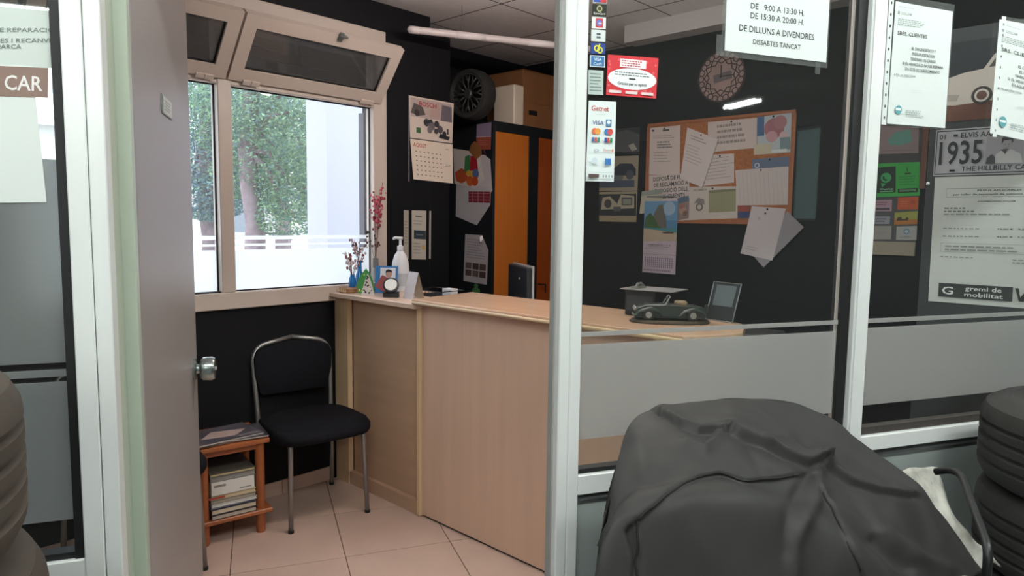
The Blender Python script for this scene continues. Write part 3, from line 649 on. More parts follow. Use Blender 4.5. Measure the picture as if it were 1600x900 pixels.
for o in (s1, s2):
    sl = MB().box(-.124, -.158, -.0015, .109, .172, -.0007).build('plastic_sleeve', M_clear, o)
    MB().box(-.124, -.158, -.0006, -.108, .172, .0002).build('binding_strip', mat('strip_white', 'dbe3e0', .5), o)
    h = MB()
    for k in range(11): h.add([(-.116 + .0028 * math.cos(a / 8 * 6.283), -.14 + k * .029 + .0042 * math.sin(a / 8 * 6.283), .0006) for a in range(8)], [tuple(range(8))])
    tag(h.build('punch_holes', P('3a4142'), o, fix=False), kind='stuff')
# payment stickers beside the door post
ST = 'payment stickers beside the door post'
def stick(name, label, cor, col, draw): return sheet(name, label, 'sticker', FP, cor, col, draw, .0004, .0004, ST)
def q4(x0, y0, x1, y1, sk=1.5): return [(x0, y0), (x1, y0 + sk), (x1 - .4, y1 + sk), (x0 - .4, y1)]
stick('payment_sticker', 'red and blue sticker cut off at the top edge', q4(927, -16, 949, 4), 'd5d8d6', lambda p: (p.rect(.05, .05, .5, .95, '2f52a8'), p.rect(.5, .05, .95, .95, 'b8323c')))
stick('payment_sticker', 'black sticker with a round gold emblem', q4(925.5, 6, 948, 24), '23241f', lambda p: (p.disc(.5, .62, .2, 'a8a57c'), p.disc(.5, .62, .12, '45452f'), p.text('EuroCard', .5, .1, .2, 'd9dad0', .8, 'c')))
stick('payment_sticker', 'white sticker with a red and blue square', q4(925, 26, 947, 44), 'dfe3e0', lambda p: (p.rect(.26, .1, .78, .9, 'c2474c'), p.disc(.5, .5, .2, '6b74c0'), p.rect(.45, .4, .7, .5, 'e4c9c9')))
stick('payment_sticker', 'white sticker with two small dark marks', q4(924, 46, 946.5, 64), 'd3dbd8', lambda p: (p.rect(.36, .55, .64, .72, '55606a'), p.rect(.36, .28, .64, .45, '55606a')))
stick('payment_sticker', 'navy sticker with a yellow interlaced emblem', q4(923, 66, 946, 84), '24387a', lambda p: (p.rect(.04, .04, .96, .96, '2d4588'), p.arc(.42, .5, .2, 'd8d43c', th=.4), p.arc(.62, .36, .2, 'd8d43c', th=.4), p.poly([(.45, .6), (.58, .95), (.66, .9), (.54, .5)], 'd8d43c')))
stick('payment_sticker', 'blue sticker lettered with a card name', q4(922, 86, 945.5, 104), 'd6e0e4', lambda p: (p.rect(.06, .08, .94, .92, '3f76a8'), p.text('VISA', .5, .55, .25, 'dfe9f0', .5, 'c'), p.text('Cash', .5, .16, .25, 'cfe0ea', .55, 'c')))
stick('info_sticker', 'pale green information sticker with rounded corners', q4(919.5, 109, 943, 147), 'b9c9c3', lambda p: (p.lines(.1, .1, .95, .92, 6, '6f807b', 3, .35)))
def d_red(p):
    rn = random.Random(5)
    for i in range(34): p.disc(rn.random() * .94 + .03, rn.random() * .9 + .05, .025, 'd8646a', seg=8); p.k -= 1
    p.k += 1; p.disc(.5, .44, .485, 'eef2f2', .27, 28); p.rect(.24, .72, .76, .93, 'eeeeee'); p.lines(.27, .74, .73, .91, 3, 'c45a60', 3, .5)
    p.lines(.14, .5, .9, .62, 2, '6f7476', 5, .4); p.rect(.43, .42, .56, .46, '34383a'); p.text('Gràcies per tu opinió', .5, .28, .075, '2e3234', .58, 'c')
    for u in (.18, .5, .82): p.rect(u - .13, .06, u + .11, .13, 'e9d2d2')
stick('thank_you_sticker', 'red and white thank you sticker on the glass', [(950, 85), (1029, 91), (1025, 154), (947, 148)], 'cf3a40', d_red)
def d_get(p):
    p.text('Getnet', .10, .88, .065, 'b8504a', .62); p.rect(.25, .835, .6, .838, 'a8b4b2')
    p.text('VISA', .15, .71, .05, '4a5f96', .4); p.rect(.62, .69, .82, .78, '5b86a8'); p.disc(.72, .745, .06, 'dfe9ec')
    for u, c1, c2 in ((.28, 'd8704c', 'e0a050'), (.72, '4a84c0', 'd05550')): p.disc(u - .05, .625, .1, c1); p.disc(u + .06, .625, .1, c2)
    for u, cs in ((.28, ('4c70a0', 'c05a58', '3f8a70')), (.72, ('3a5a9a', 'b84a50', '3c8a58'))):
        for k, c in enumerate(cs): p.rect(u - .14 + k * .095, .49, u - .055 + k * .095, .55, c)
    p.text('o', .2, .37, .05, 'a9b6c4', .2); p.text('Discover', .55, .38, .03, 'a06a58', .34); p.rect(.86, .37, .9, .41, 'c07048'); p.disc(.25, .255, .1, 'cfdbe2'); p.rect(.62, .21, .83, .29, '3c78b8')
    p.rect(.05, .11, .95, .113, '9fb0ae'); p.rect(.05, .045, .42, .09, '5b4b48')
    for k in range(4): p.rect(.55 + k * .1, .05, .6 + k * .1, .08, '8fa0a0')
stick('card_payment_sticker', 'tall white card payment sticker with rows of logos', [(920, 157), (963, 159), (959, 284), (915, 283)], 'e2ecea', d_get)
# left panel: lettered sheet and workshop poster
def d_rep(p):
    def row(t, px, py, w):
        a = onp(FP, px, py, .001); b = onp(FP, px + w, py, .001); o = (onp(FP, -60, 108, .001), onp(FP, 92, 106, .001), onp(FP, -60, 2, .001))
        W = o[1][0] - o[0][0]; H = o[2][1] - o[0][1]; h = onp(FP, px, py - 7, .001)[1] - a[1]
        p.text(t, (a[0] - o[0][0]) / W, (a[1] - o[0][1]) / H, h / H, '76807c', (b[0] - a[0]) / W)
    row('DE REPARACIÓ', -14, 53, 96); row('VEHICLES I RECANVIS', -48, 67, 131); row('MARCA', -9, 80, 41)
sheet('lettered_sheet', 'pale sheet with grey lettering behind the left poster', 'notice', FP, [(-60, 4), (88, 18), (92, 106), (-60, 108)], 'cdd6d0', d_rep, .0016, .0006)
def d_car(p):
    p.rect(0, .78, 1, 1, '8a7268'); p.text('CAR', .62, .83, .11, 'e8e6e2', .33); p.text('AUTO', .05, .83, .11, 'e8e6e2', .5)
    for k, v in enumerate((.6, .54, .48, .42, .36)): p.lines(.1, v - .02, .55, v + .02, 1, '6d7370', k, .5)
sheet('workshop_poster', 'white poster with a brown lettered header on left glass', 'poster', FP, [(-110, 98), (50, 103), (73, 316), (-110, 318)], 'dfe6e1', d_car, .0026, .0008)
# ================================================================== DARK SCREEN BEHIND THE RIGHT GLASS, WITH PLATE AND POSTERS
ya, yb = onp(FC, 1446, 300)[0], -.20
sc = thing('dark_screen', 'dark freestanding screen behind the right glass', 'screen', FC)
MB().box(ya, .02, -.06, -.274, 2.1, -.0005).build('board', mat('screen_grey', '35383a', .6), sc, bevel=.002)
MB().box(ya, 0, -.2, ya + .04, .02, .1).build('foot', M_dark, sc); MB().box(-.32, 0, -.2, -.28, .02, .0).build('foot', M_dark, sc)
for px, py in ((1450, 287), (1434 + 16, 300)): pass
a = onp(FC, 1450, 287); MB().ball((a[0], a[1], .001), .006).build('push_pin', M_paper, sc)
def d_plate(p):
    ink = '2e2e36'
    for a in ((.01, .03, .99, .05), (.01, .95, .99, .97), (.01, .03, .018, .97), (.982, .03, .99, .97)): p.rect(*a, ink)
    p.text('01', .04, .79, .10, ink, .055); p.text('ELVIS AARON', .24, .80, .11, ink, .42); p.text('1935', .045, .25, .50, ink, .40); p.text('1977', .82, .25, .5, ink, .40 * .36)
    p.text('THE HILLBILLY CAT', .265, .09, .10, ink, .61); p.rect(.17, .83, .21, .88, ink); p.rect(.155, .085, .205, .13, ink)
    # portrait: a dark haired figure in a pale jacket
    p.rect(.475, .22, .80, .80, 'a3a0a6'); p.poly([(.55, .22), (.56, .40), (.62, .50), (.70, .50), (.78, .40), (.80, .22)], 'c9c6c8'); p.disc(.655, .60, .040, 'a29ca0', .13); p.poly([(.61, .62), (.61, .74), (.64, .79), (.70, .78), (.71, .68), (.70, .62), (.69, .70), (.63, .69)], '3b3a40')
    p.poly([(.60, .50), (.63, .46), (.645, .40), (.66, .48), (.68, .50), (.65, .52)], '55545a'); p.poly([(.48, .22), (.49, .34), (.53, .42), (.56, .36), (.565, .22)], '4d4b50')
    p.poly([(.635, .60), (.65, .605), (.65, .61), (.635, .61)], '4a474c'); p.poly([(.665, .605), (.68, .60), (.68, .61), (.665, .615)], '4a474c'); p.rect(.645, .535, .67, .542, '6a6068')
sheet('licence_plate', 'embossed grey souvenir number plate with a portrait', 'plate', FC, [(-.580, 1.775), (-.275, 1.775), (-.275, 1.622), (-.580, 1.622)], 'b5b2b8', d_plate, .0008, .0012, local=True, rough=.35)
def d_preus(p):
    k = '4c4c4c'
    for a in ((.12, .905, 1, .908), (.12, .838, 1, .841), (.12, .838, .123, .908)): p.rect(*a, '8d8d8b')
    p.text('PREUS APLICABLES', .62, .883, .013, k, .40, 'c'); p.text('per taller de reparació de vehicles automòbils', .62, .853, .014, k, .86, 'c'); p.text('INFORMACIONS GOLLAM', .6, .80, .010, k, .34, 'c')
    p.lines(.11, .715, .40, .765, 2, '7d7d7d', 1, .4); p.lines(.11, .695, .85, .715, 1, '9a9a9a', 2, .5)
    for v in (.59, .53): p.lines(.11, v - .008, .52, v + .012, 1, '8e8e8e', 5, .4); p.text('44,00 €   9,24 €   53,24 €', .62, v - .002, .012, k, .5)
    for a in ((.1, .475, 1, .477), (.1, .405, 1, .407), (.1, .405, .103, .477)): p.rect(*a, '8d8d8b')
    p.lines(.14, .412, .95, .465, 2, '8a8a8a', 9, .4); p.lines(.1, .36, .45, .375, 1, '8e8e8e', 3, .5); p.lines(.78, .33, .98, .37, 2, '8e8e8e', 4, .4)
    p.rect(.10, .045, .80, .155, '3a3b3c'); p.text('G', .135, .068, .062, 'e4e4e2', .11); p.text('gremi de', .36, .108, .034, 'dcdcda', .34); p.text('mobilitat', .355, .06, .034, 'dcdcda', .36)
    p.poly([(.82, .15), (.85, .15), (.87, .08), (.93, .15), (.99, .15), (.99, .05), (.96, .05), (.96, .12), (.90, .05), (.86, .05)], '2e2f30')
sheet('price_poster', 'tall white price list poster under the number plate', 'poster', FC, [(-.574, 1.618), (-.274, 1.618), (-.274, 1.198), (-.568, 1.198)], 'c9c9c5', d_preus, .0006, .0006, local=True)
def d_vint(p):
    p.rect(0, 0, 1, .34, '6b4438'); p.rect(0, .34, 1, 1, '2b2c31'); p.poly([(0, .34), (.3, .5), (.5, .42), (.8, .55), (1, .4), (1, .34)], '3c3a3a')
    body = [(.02, .30), (.04, .44), (.10, .54), (.25, .60), (.42, .63), (.50, .80), (.72, .82), (.85, .66), (.97, .60), (.98, .34), (.90, .26), (.2, .20), (.06, .22)]
    p.poly(body, 'c4b6ae'); p.poly([(.46, .64), (.52, .77), (.70, .78), (.80, .66)], '4a4644'); p.poly([(.02, .28), (.22, .25), (.24, .33), (.03, .36)], 'a99c96'); p.rect(.03, .40, .09, .48, '8b7d78')
    for u in (.42, .84): p.disc(u, .30, .085, '3b3230'); p.disc(u, .30, .06, 'cfc4be'); p.disc(u, .30, .042, '6b4b44')
sheet('vintage_car_poster', 'dark poster of a cream vintage car above the plate', 'poster', FC, [(-.602, 2.055), (-.26, 2.055), (-.26, 1.80), (-.602, 1.80)], '2b2b2e', d_vint, .0006, .0006, local=True)
# ================================================================== WALL WITH THE CORK BOARD
ck = thing('cork_board', 'wooden framed cork notice board crowded with papers', 'notice board', FB)
cx0, cx1, cz0, cz1 = onp(FB, 1013, 250)[0], onp(FB, 1240, 250)[0], 1.462, 2.112
MB().box(cx0, cz0, .001, cx1, cz1, .010).build('cork', M_cork, ck)
fw_ = .018; M_ckf = mat('cork_frame_wood', 'a5623c', .5)
for a in ((cx0 - .004, cz0 - fw_ / 2, cx1 + .004, cz0 + fw_ / 2), (cx0 - .004, cz1 - fw_ / 2, cx1 + .004, cz1 + fw_ / 2)): MB().box(a[0], a[1], .001, a[2], a[3], .016).build('frame_rail', M_ckf, ck, bevel=.001)
for x in (cx0, cx1): MB().box(x - fw_ / 2, cz0 + fw_ / 2, .001, x + fw_ / 2, cz1 - fw_ / 2, .016).build('frame_stile', M_ckf, ck, bevel=.001)
CG = 'papers pinned on the cork board'
def pin(o, u=0, v=0): MB().ball((u, v, .004), .006, seg=8).build('pin', M_dark, o)
def bp(name, label, cor, col, draw, lift, cat='paper', pins=True, t=.0008):
    o = sheet(name, label, cat, FB, cor, col, draw, lift, t, CG)
    if pins:
        a = onp(FB, (cor[0][0] + cor[1][0]) / 2, (cor[0][1] + cor[1][1]) / 2 + 3); q = o.matrix_basis.inverted() @ (FB @ V((a[0], a[1], 0))); pin(o, q.x, q.y)
    return o
TX = '8b8180'
bp('form_sheet', 'white form at the upper left of the cork board', [(1016, 200), (1063, 196), (1062, 273), (1014, 273)], 'd8c9c6', lambda p: (p.rect(.06, .92, .14, .96, '55504f'), p.rect(.42, .92, .62, .955, '55504f'), p.lines(.1, .76, .9, .84, 2, TX, 1, .3), p.lines(.25, .55, .75, .72, 3, '6e6665', 2, .5), p.lines(.15, .25, .7, .5, 4, 'a89d9b', 3, .3)), .0110)
bp('complaints_poster', 'poster lettered about complaint forms under the white form', [(1014, 274), (1077, 271), (1077, 344), (1014, 347)], 'd4c5c2', lambda p: [p.text(t, u, v, .085, '3f3a3b', w) for t, u, v, w in (('DISPOSA DE FULLS', .11, .86, .86), ('DE RECLAMACIÓ A', .13, .735, .84), ('DISPOSICIÓ DELS', .16, .61, .80), ('SEUS CLIENTS', .2, .485, .70))], .0105)
bp('stapled_bundle', 'thick tilted bundle of typed pages on the cork board', [(1074, 199), (1122, 218), (1097, 293), (1063, 279)], 'dccfce', lambda p: (p.lines(.2, .80, .9, .9, 2, TX, 4, .3), p.lines(.1, .35, .85, .72, 6, 'b0a5a5', 6, .25)), .0165, 'paper bundle', True, .006)
bp('bold_notice', 'pinkish notice with four bold lines at the top', [(1106, 191), (1183, 184), (1182, 231), (1106, 238)], 'd3c3bf', lambda p: [p.lines(.2, v - .06, .85, v + .06, 1, '9a8d8a', k, .7) for k, v in enumerate((.82, .64, .46, .28))], .0120)
bp('typed_sheet', 'plain typed sheet half under the stapled bundle', [(1106, 242), (1147, 240), (1147, 285), (1097, 291)], 'd6c9c6', lambda p: p.lines(.1, .15, .9, .9, 7, 'a59a98', 7, .22), .0108)
bp('flower_flyer', 'blue flyer with red blossom at the upper right corner', [(1183, 183), (1237, 176), (1235, 238), (1183, 242)], 'b9c3cb', lambda p: (p.rect(0, .5, .22, 1, '4f6c94'), p.disc(.52, .66, .3, 'a8707a'), p.disc(.7, .8, .2, 'b07c82'), p.disc(.45, .45, .17, 'c89aa0'), p.disc(.8, .45, .12, 'd0b4b6'), p.rect(.7, .08, 1, .4, '7d9298'), p.rect(.2, .02, .9, .1, 'd9dede')), .0112)
bp('sticky_note', 'small yellowish note beside the blossom flyer', [(1178, 226), (1206, 224), (1205, 240), (1178, 242)], 'c9c0a8', None, .0135, pins=False)
bp('blue_header_sheet', 'blue headed sheet above the column table', [(1175, 249), (1233, 244), (1233, 264), (1175, 267)], '67748c', lambda p: (p.arc(.14, .45, .07, 'c9cfe0', th=.35), p.rect(.02, .0, 1, .14, '8c96a8')), .0108)
bp('column_table', 'wide sheet ruled with narrow columns', [(1149, 266), (1232, 260), (1231, 320), (1152, 321)], 'd2c7c5', lambda p: [p.rect(.06 + k * .085, .04, .064 + k * .085, .92, 'a89d9c') for k in range(11)], .0118)
bp('engine_flyer', 'flyer with an engine drawing and a green table', [(1077, 292), (1153, 291), (1152, 341), (1077, 344)], 'd0c6be', lambda p: (p.rect(.42, .2, .97, .85, '9a9878'), p.rect(.42, .78, .97, .85, '7f8066'), p.rect(.69, .2, .695, .85, '80805f'), p.disc(.22, .38, .08, '77706c'), p.disc(.22, .38, .045, 'cbc2ba'), p.poly([(.1, .5), (.2, .66), (.32, .6), (.33, .45), (.2, .5)], '8d8580'), p.text('NO SABEU A', .1, .86, .06, '6d6664', .28)), .0116)
bp('red_blue_strip', 'little red and blue leaflet at the board bottom', [(1153, 322), (1172, 321), (1171, 341), (1153, 341)], '3f4a70', lambda p: p.rect(0, .55, 1, 1, 'a05044'), .0108, pins=False)
bp('hanging_pages', 'grey page tilted behind the hanging sheets', [(1230, 330), (1256, 355), (1193, 418), (1177, 400)], '9c969c', None, .0165, pins=False)
bp('hanging_pages', 'white sheets hanging below the cork board corner', [(1175, 322), (1228, 326), (1207, 407), (1157, 396)], 'd2c9cc', lambda p: (p.disc(.45, .9, .03, '3a3638'), p.lines(.1, .1, .5, .2, 2, 'a79d9f', 3, .3), p.disc(.3, .78, .05, 'bdb3b5')), .0185)
bp('corner_paper', 'greenish paper corner behind the beach calendar', [(1003, 299), (1036, 305), (1032, 331), (999, 334)], 'c0bba9', lambda p: p.rect(.0, .8, 1, 1, '9aa39a'), .0172, pins=False)
bp('floral_photo', 'floral photograph right of the beach calendar', [(1058, 310), (1077, 309), (1076, 341), (1058, 345)], '93807c', lambda p: (p.rect(.0, .75, 1, 1, '5d7284'), p.disc(.5, .4, .3, 'b08f80'), p.disc(.4, .6, .2, 'a86f68'), p.disc(.7, .25, .2, '7c6458')), .0122, pins=False)
def d_beach(p):
    p.rect(0, .56, 1, 1, '5b8cb8'); p.rect(0, .74, 1, 1, '6f9cc4'); p.disc(.75, .9, .18, '9fbad2'); p.poly([(.2, .62), (.28, .8), (.42, .94), (.55, .96), (.6, .85), (.66, .78), (.70, .62)], '6f6b62'); p.poly([(.02, .62), (.05, .78), (.2, .84), (.36, .74), (.44, .66), (.6, .62)], '4a6a40')
    p.rect(0, .56, 1, .63, '4f9098'); p.poly([(0, .44), (1, .46), (1, .57), (0, .62)], 'c2b09a'); p.poly([(.54, .575), (.62, .555), (.9, .56), (.92, .58), (.75, .585)], '5d4238')
    p.text('LUBRICANTS, s. S. A.', .15, .385, .022, '4b444a', .7); p.rect(.18, .365, .8, .37, '7d747a'); p.lines(.05, .33, .95, .35, 1, 'a398a2', 2, .4); p.rect(.02, .26, .98, .264, '8d7f8b')
    for r in range(5):
        for c in range(14): p.rect(.08 + c * .062, .08 + r * .03, .105 + c * .062, .10 + r * .03, '6f6480'); p.k -= 1
    p.k += 1; p.lines(.05, .02, .95, .06, 1, '9a8c9a', 4, .5)
bc = sheet('beach_calendar', 'long wall calendar with a rocky beach photo', 'calendar', FB, [(1007.5, 314.5), (1059, 312), (1055, 429), (1003.5, 425)], 'cbbcc8', d_beach, .0200, .001)
MB().box(-.11, .268, .001, .10, .276, .004).build('top_binding', M_steel, bc)
LG = 'car leaflets left of the cork board'
sheet('car_leaflet', 'dark leaflet with rocks and a handset', 'leaflet', FB, [(938, 203), (1000, 198.5), (999, 241), (938, 240)], '35363a', lambda p: (p.poly([(.3, 0), (.45, .9), (.7, 1), (1, .8), (1, 0)], '55555a'), p.poly([(.72, .35), (.86, .45), (.95, .2), (.82, .12)], 'a8a49c'), p.rect(0, .0, 1, .08, '222326')), .0012, .0008, LG)
sheet('car_leaflet', 'beige leaflet with a dark blue car', 'leaflet', FB, [(937, 245), (998, 243), (996, 298), (936, 299)], '9c917f', lambda p: (p.rect(.0, .1, .92, .3, '4c5568'), p.poly([(.3, .45), (.35, .62), (.55, .78), (.85, .76), (.95, .6), (.95, .42)], '2f3542'), p.disc(.8, .45, .1, '4d5058'), p.poly([(.3, .3), (.6, .3), (.65, .42), (.4, .46)], '6a6e70')), .0012, .0008, LG)
sheet('car_leaflet', 'beige leaflet with diagnostic devices', 'leaflet', FB, [(936, 300), (996, 299), (994, 347), (936, 346)], 'a89a80', lambda p: (p.rect(0, .2, 1, .92, '33373b'), p.poly([(.05, .4), (.1, .8), (.3, .85), (.5, .6), (.6, .9), (.95, .85), (.95, .45)], 'b7ad9a'), p.rect(.62, .55, .9, .8, '3f4448'), p.rect(.65, .58, .87, .77, '8f948c'), p.disc(.25, .6, .1, '4a4c50'), p.rect(.4, .35, .6, .5, '5b5d60')), .0012, .0008, LG)
# round fretwork clock
cc = onp(FB, 1128, 120); rr = .158
ckk = thing('fretwork_clock', 'round pinkish fretwork wall clock above the cork board', 'clock', FB @ Matrix.Translation((cc[0], cc[1], 0)))
MB().lathe([(.001, .002), (rr * .99, .002), (rr, .006), (rr * .99, .010), (.001, .010)], 40).build('disc', mat('clock_rose', 'a98c88', .5, var=.12, scale=7), ckk)
fr_ = MB()
for k in range(24):
    a = 2 * math.pi * k / 24; b = 2 * math.pi * (k + .5) / 24
    fr_.tube([(.135 * math.cos(a) + .018 * math.cos(t * .7854), .135 * math.sin(a) + .018 * math.sin(t * .7854), .012) for t in range(8)], .0028, 5, closed=True)
for k in range(12):
    a = 2 * math.pi * k / 12; b = 2 * math.pi * (k + 1) / 12; c_ = (a + b) / 2
    fr_.tube([(.118 * math.cos(a), .118 * math.sin(a), .012), (.098 * math.cos(c_), .098 * math.sin(c_), .012), (.082 * math.cos(b), .082 * math.sin(b), .012)], .003, 5)
    fr_.tube([(.118 * math.cos(b), .118 * math.sin(b), .012), (.098 * math.cos(c_), .098 * math.sin(c_), .012), (.082 * math.cos(a), .082 * math.sin(a), .012)], .003, 5)
tag(fr_.build('fretwork', mat('fret_dark', '3b2a2c', .6), ckk, smooth=True), kind='stuff')
MB().lathe([(.150, .009), (.158, .009), (.158, .014), (.150, .014)], 40, closed=True).build('rim', mat('fret_dark', '3b2a2c', .6), ckk)
MB().box(-.05, -.03, .0105, .07, .02, .012, M=Matrix.Rotation(.15, 4, 'Z')).build('picture', mat('clock_pic', '6e6064', .5), ckk)
MB().box(-.003, -.01, .0125, .003, .07, .0145).build('hour_hand', M_dark, ckk); MB().box(-.01, -.003, .0148, .09, .003, .0165).build('minute_hand', M_dark, ckk)
# second board with cards, further right
b2 = thing('leaflet_board', 'grey leaflet board with a wooden ledge and red-brown edge', 'notice board', FB)
x0, x1 = onp(FB, 1311, 300)[0], onp(FB, 1437, 300)[0]
zt = 2.02; zb = onp(FB, 1400, 378)[1]
MB().box(x0, zb, .001, x1, zt, .008).build('backing', mat('board_grey', '4a4a4c', .7), b2)
MB().box(x0, zb - .072, .001, x1, zb, .02).build('ledge', mat('ledge_beige', '8f8474', .6), b2, bevel=.002); MB().box(x1, zb + .28, .001, x1 + .028, zt, .02).build('edge_strip', mat('strip_redbrown', '6e4034', .5), b2, bevel=.001)
MB().box(x0 + .005, zb, .008, x0 + .05, zt - .05, .012).build('lilac_strip', mat('lilac_grey', '6a626c', .6), b2)
BG = 'leaflets and cards on the grey board'
def cd(label, cor, col, draw=None, cat='card'): return sheet('card' if cat == 'card' else 'leaflet', label, cat, FB, cor, col, draw, .0088, .0007, BG)
cd('pinkish leaflet with a teal car shape', [(1372, 196), (1436, 199), (1435, 239), (1372, 241)], '9b8a8c', lambda p: (p.poly([(.3, .3), (.25, .5), (.45, .75), (.8, .8), (.85, .4), (.6, .28)], '6fa59a'), p.rect(.1, .1, .9, .12, '857678')), 'leaflet')
def d_wa(p):
    p.rect(.0, .12, .45, .88, '2a3a30'); p.disc(.22, .56, .13, '49b36a'); p.poly([(.10, .42), (.13, .28), (.22, .38)], '49b36a'); p.arc(.22, .56, .075, '20302a', 2.4, 5.2, .45); p.text('WhatsApp', .23, .2, .06, '9fd8b0', .32, 'c'); p.rect(.08, .14, .4, .17, '7fc090')
    p.poly([(.7, .82), (.72, .82), (.74, .7), (.72, .7)], '2b4a34'); p.rect(.66, .63, .8, .67, '24402c'); p.lines(.52, .3, .95, .6, 4, '2f7a44', 3, .3); p.rect(.5, .1, .96, .22, '25382c'); p.rect(.54, .13, .92, .19, '5f8a68')
cd('bright green leaflet with a chat bubble logo', [(1370, 255.5), (1437, 253), (1437, 305.5), (1370, 308)], '45b455', d_wa, 'leaflet')
cd('orange card right under the green leaflet', [(1403, 308.5), (1435, 307.5), (1434, 327), (1402, 327.5)], 'b5522f', lambda p: (p.disc(.75, .6, .12, 'a04528'), p.lines(.15, .2, .6, .75, 3, 'c87a55', 3)))
cd('pink card left of the orange one', [(1366, 313), (1394, 312), (1393, 330), (1366, 330)], 'a88a98', lambda p: (p.lines(.1, .5, .9, .9, 2, '7a3f5f', 2, .4), p.rect(.1, .1, .9, .3, '4f4450')))
cd('yellow green card under the orange one', [(1398, 332), (1434, 330), (1433, 350), (1397, 351)], '8f9248', lambda p: (p.poly([(.0, .0), (1, .0), (1, .35), (.0, .5)], 'a86a38'), p.poly([(.1, .3), (.15, .6), (.3, .62), (.34, .4), (.5, .45), (.52, .6), (.62, .5), (.6, .3)], '3f3a28')))
cd('grey lettered card under the pink one', [(1366, 338), (1391, 338), (1390, 350), (1366, 350)], '8a8890', lambda p: p.lines(.1, .2, .9, .8, 2, '4d4c60', 2, .5))
cd('pale blank card at the lower left', [(1364, 353), (1393, 353), (1392, 374), (1364, 374)], '8f8a86', lambda p: p.lines(.2, .3, .8, .6, 2, '7f7a78', 2, .3))
cd('pale card with a blue burst at the lower right', [(1401, 354), (1433, 353), (1432, 375), (1400, 375)], '9a9896', lambda p: (p.disc(.5, .62, .16, '6a7f96'), p.disc(.5, .62, .09, '9aa8b4'), p.lines(.15, .12, .85, .3, 1, '77757a', 2, .3)))
cd('red and pink leaflets left of the white mullion', [(1318, 262), (1335, 261), (1333, 300), (1317, 301)], '8b6a6e', lambda p: p.rect(.4, .7, 1, .95, '9a3f3f'), 'leaflet')
cd('magenta card left of the white mullion', [(1316, 320), (1334, 320), (1333, 352), (1315, 353)], '7d5468', lambda p: p.lines(.1, .2, .9, .8, 4, 'b9a0ae', 2, .4))
# ================================================================== PAPERS AND CALENDAR AT THE WINDOW WALL
cal = thing('wall_calendar', 'two page wall calendar of a parts maker showing august', 'calendar', FW)
def page(cor, col, draw, nm, lift):
    q = [onp(FW, c[0], c[1], lift) for c in cor]; o = MB().prism(q, lift - .0008, lift).build(nm, mat('paper_' + col, col, .6, spec=.3), cal)
    if draw: pr = Print(q[3], q[2], q[0], lift); draw(pr); pr.out('printing', o)
def d_b1(p):
    p.rect(.02, .52, 1, .97, 'b5a49e'); p.poly([(.02, .6), (.1, .85), (.3, .78), (.36, .6), (.2, .55)], '5b5552'); p.poly([(.45, .55), (.5, .85), (.68, .95), (.72, .55)], 'b59a92'); p.poly([(.72, .52), (.76, .92), (1, .9), (1, .52)], '6a6168'); p.disc(.16, .62, .06, '3d3937')
    p.text('BOSCH', .22, .80, .115, 'a01418', .40); p.rect(.14, .14, .24, .27, '3f6a40')
    for u, v, a, c in ((.38, .42, .07, '4a4a50'), (.5, .36, .08, '6a6468'), (.62, .42, .06, '3a3a40'), (.70, .30, .07, '565056'), (.45, .25, .06, '746c6c'), (.6, .24, .05, '4a464a'), (.8, .2, .05, '38343a')): p.disc(u, v, a, c)
    p.poly([(.66, .10), (.9, .06), (.94, .14), (.7, .2)], '2f2c30'); p.poly([(.3, .45), (.5, .52), (.52, .44), (.34, .38)], '35353a'); p.rect(.86, .2, .9, .34, '4a464a')
def d_b2(p):
    p.text('AGOST', .06, .82, .10, 'b03a34', .32)
    for r in range(6):
        for c in range(7): p.rect(.1 + c * .1, .12 + r * .115, .135 + c * .1, .145 + r * .115, '6a6462' if c < 6 else '9a5a54'); p.k -= 1
    p.k += 1; p.rect(.86, .86, .95, .872, '6d6662')
    for v in (.46, .42): p.rect(.82, v, .96, v + .012, '6d6662')
page([(638, 148), (640, 148.5), (640, 284), (638, 283)], '6c6a70', None, 'backing_card', .0042)
page([(639.5, 149), (709, 161.5), (706.5, 224), (641, 215)], 'd3c4b8', d_b1, 'picture_page', .0052)
page([(641, 216.5), (707, 225.5), (708, 286.5), (646, 280)], 'dcccbc', d_b2, 'date_page', .0056)
pg = 'leaflets taped up beside the soap'
sheet('narrow_leaflet', 'narrow pale leaflet nearest the window', 'leaflet', FW, [(631, 328), (638.5, 328.5), (638.5, 405), (631, 404)], 'a8a096', lambda p: p.lines(.1, .3, .9, .8, 8, '857d74', 2, .3), .002, .0008, pg)
sheet('printed_leaflet', 'pale leaflet with a dark printed block', 'leaflet', FW, [(643.5, 328.5), (666, 329), (665.5, 405.5), (643.5, 405)], 'b5ada3', lambda p: (p.rect(.25, .87, .7, .9, '6d655e'), p.lines(.1, .7, .9, .82, 2, '8d857c', 2, .3), p.rect(.14, .42, .98, .6, '2f3a40'), p.lines(.3, .48, .85, .54, 1, '6a7a80', 2, .4), p.rect(.72, .2, .92, .3, 'c09a5c'), p.lines(.1, .1, .65, .36, 4, '8d857c', 4, .3)), .002, .0008, pg)
sheet('edge_strip_leaflet', 'thin white strip at the edge of the dark casing', 'leaflet', FW, [(671, 329.5), (673.5, 329.5), (673, 404.5), (670.5, 404)], 'b9b3ab', None, .002, .0008, pg)
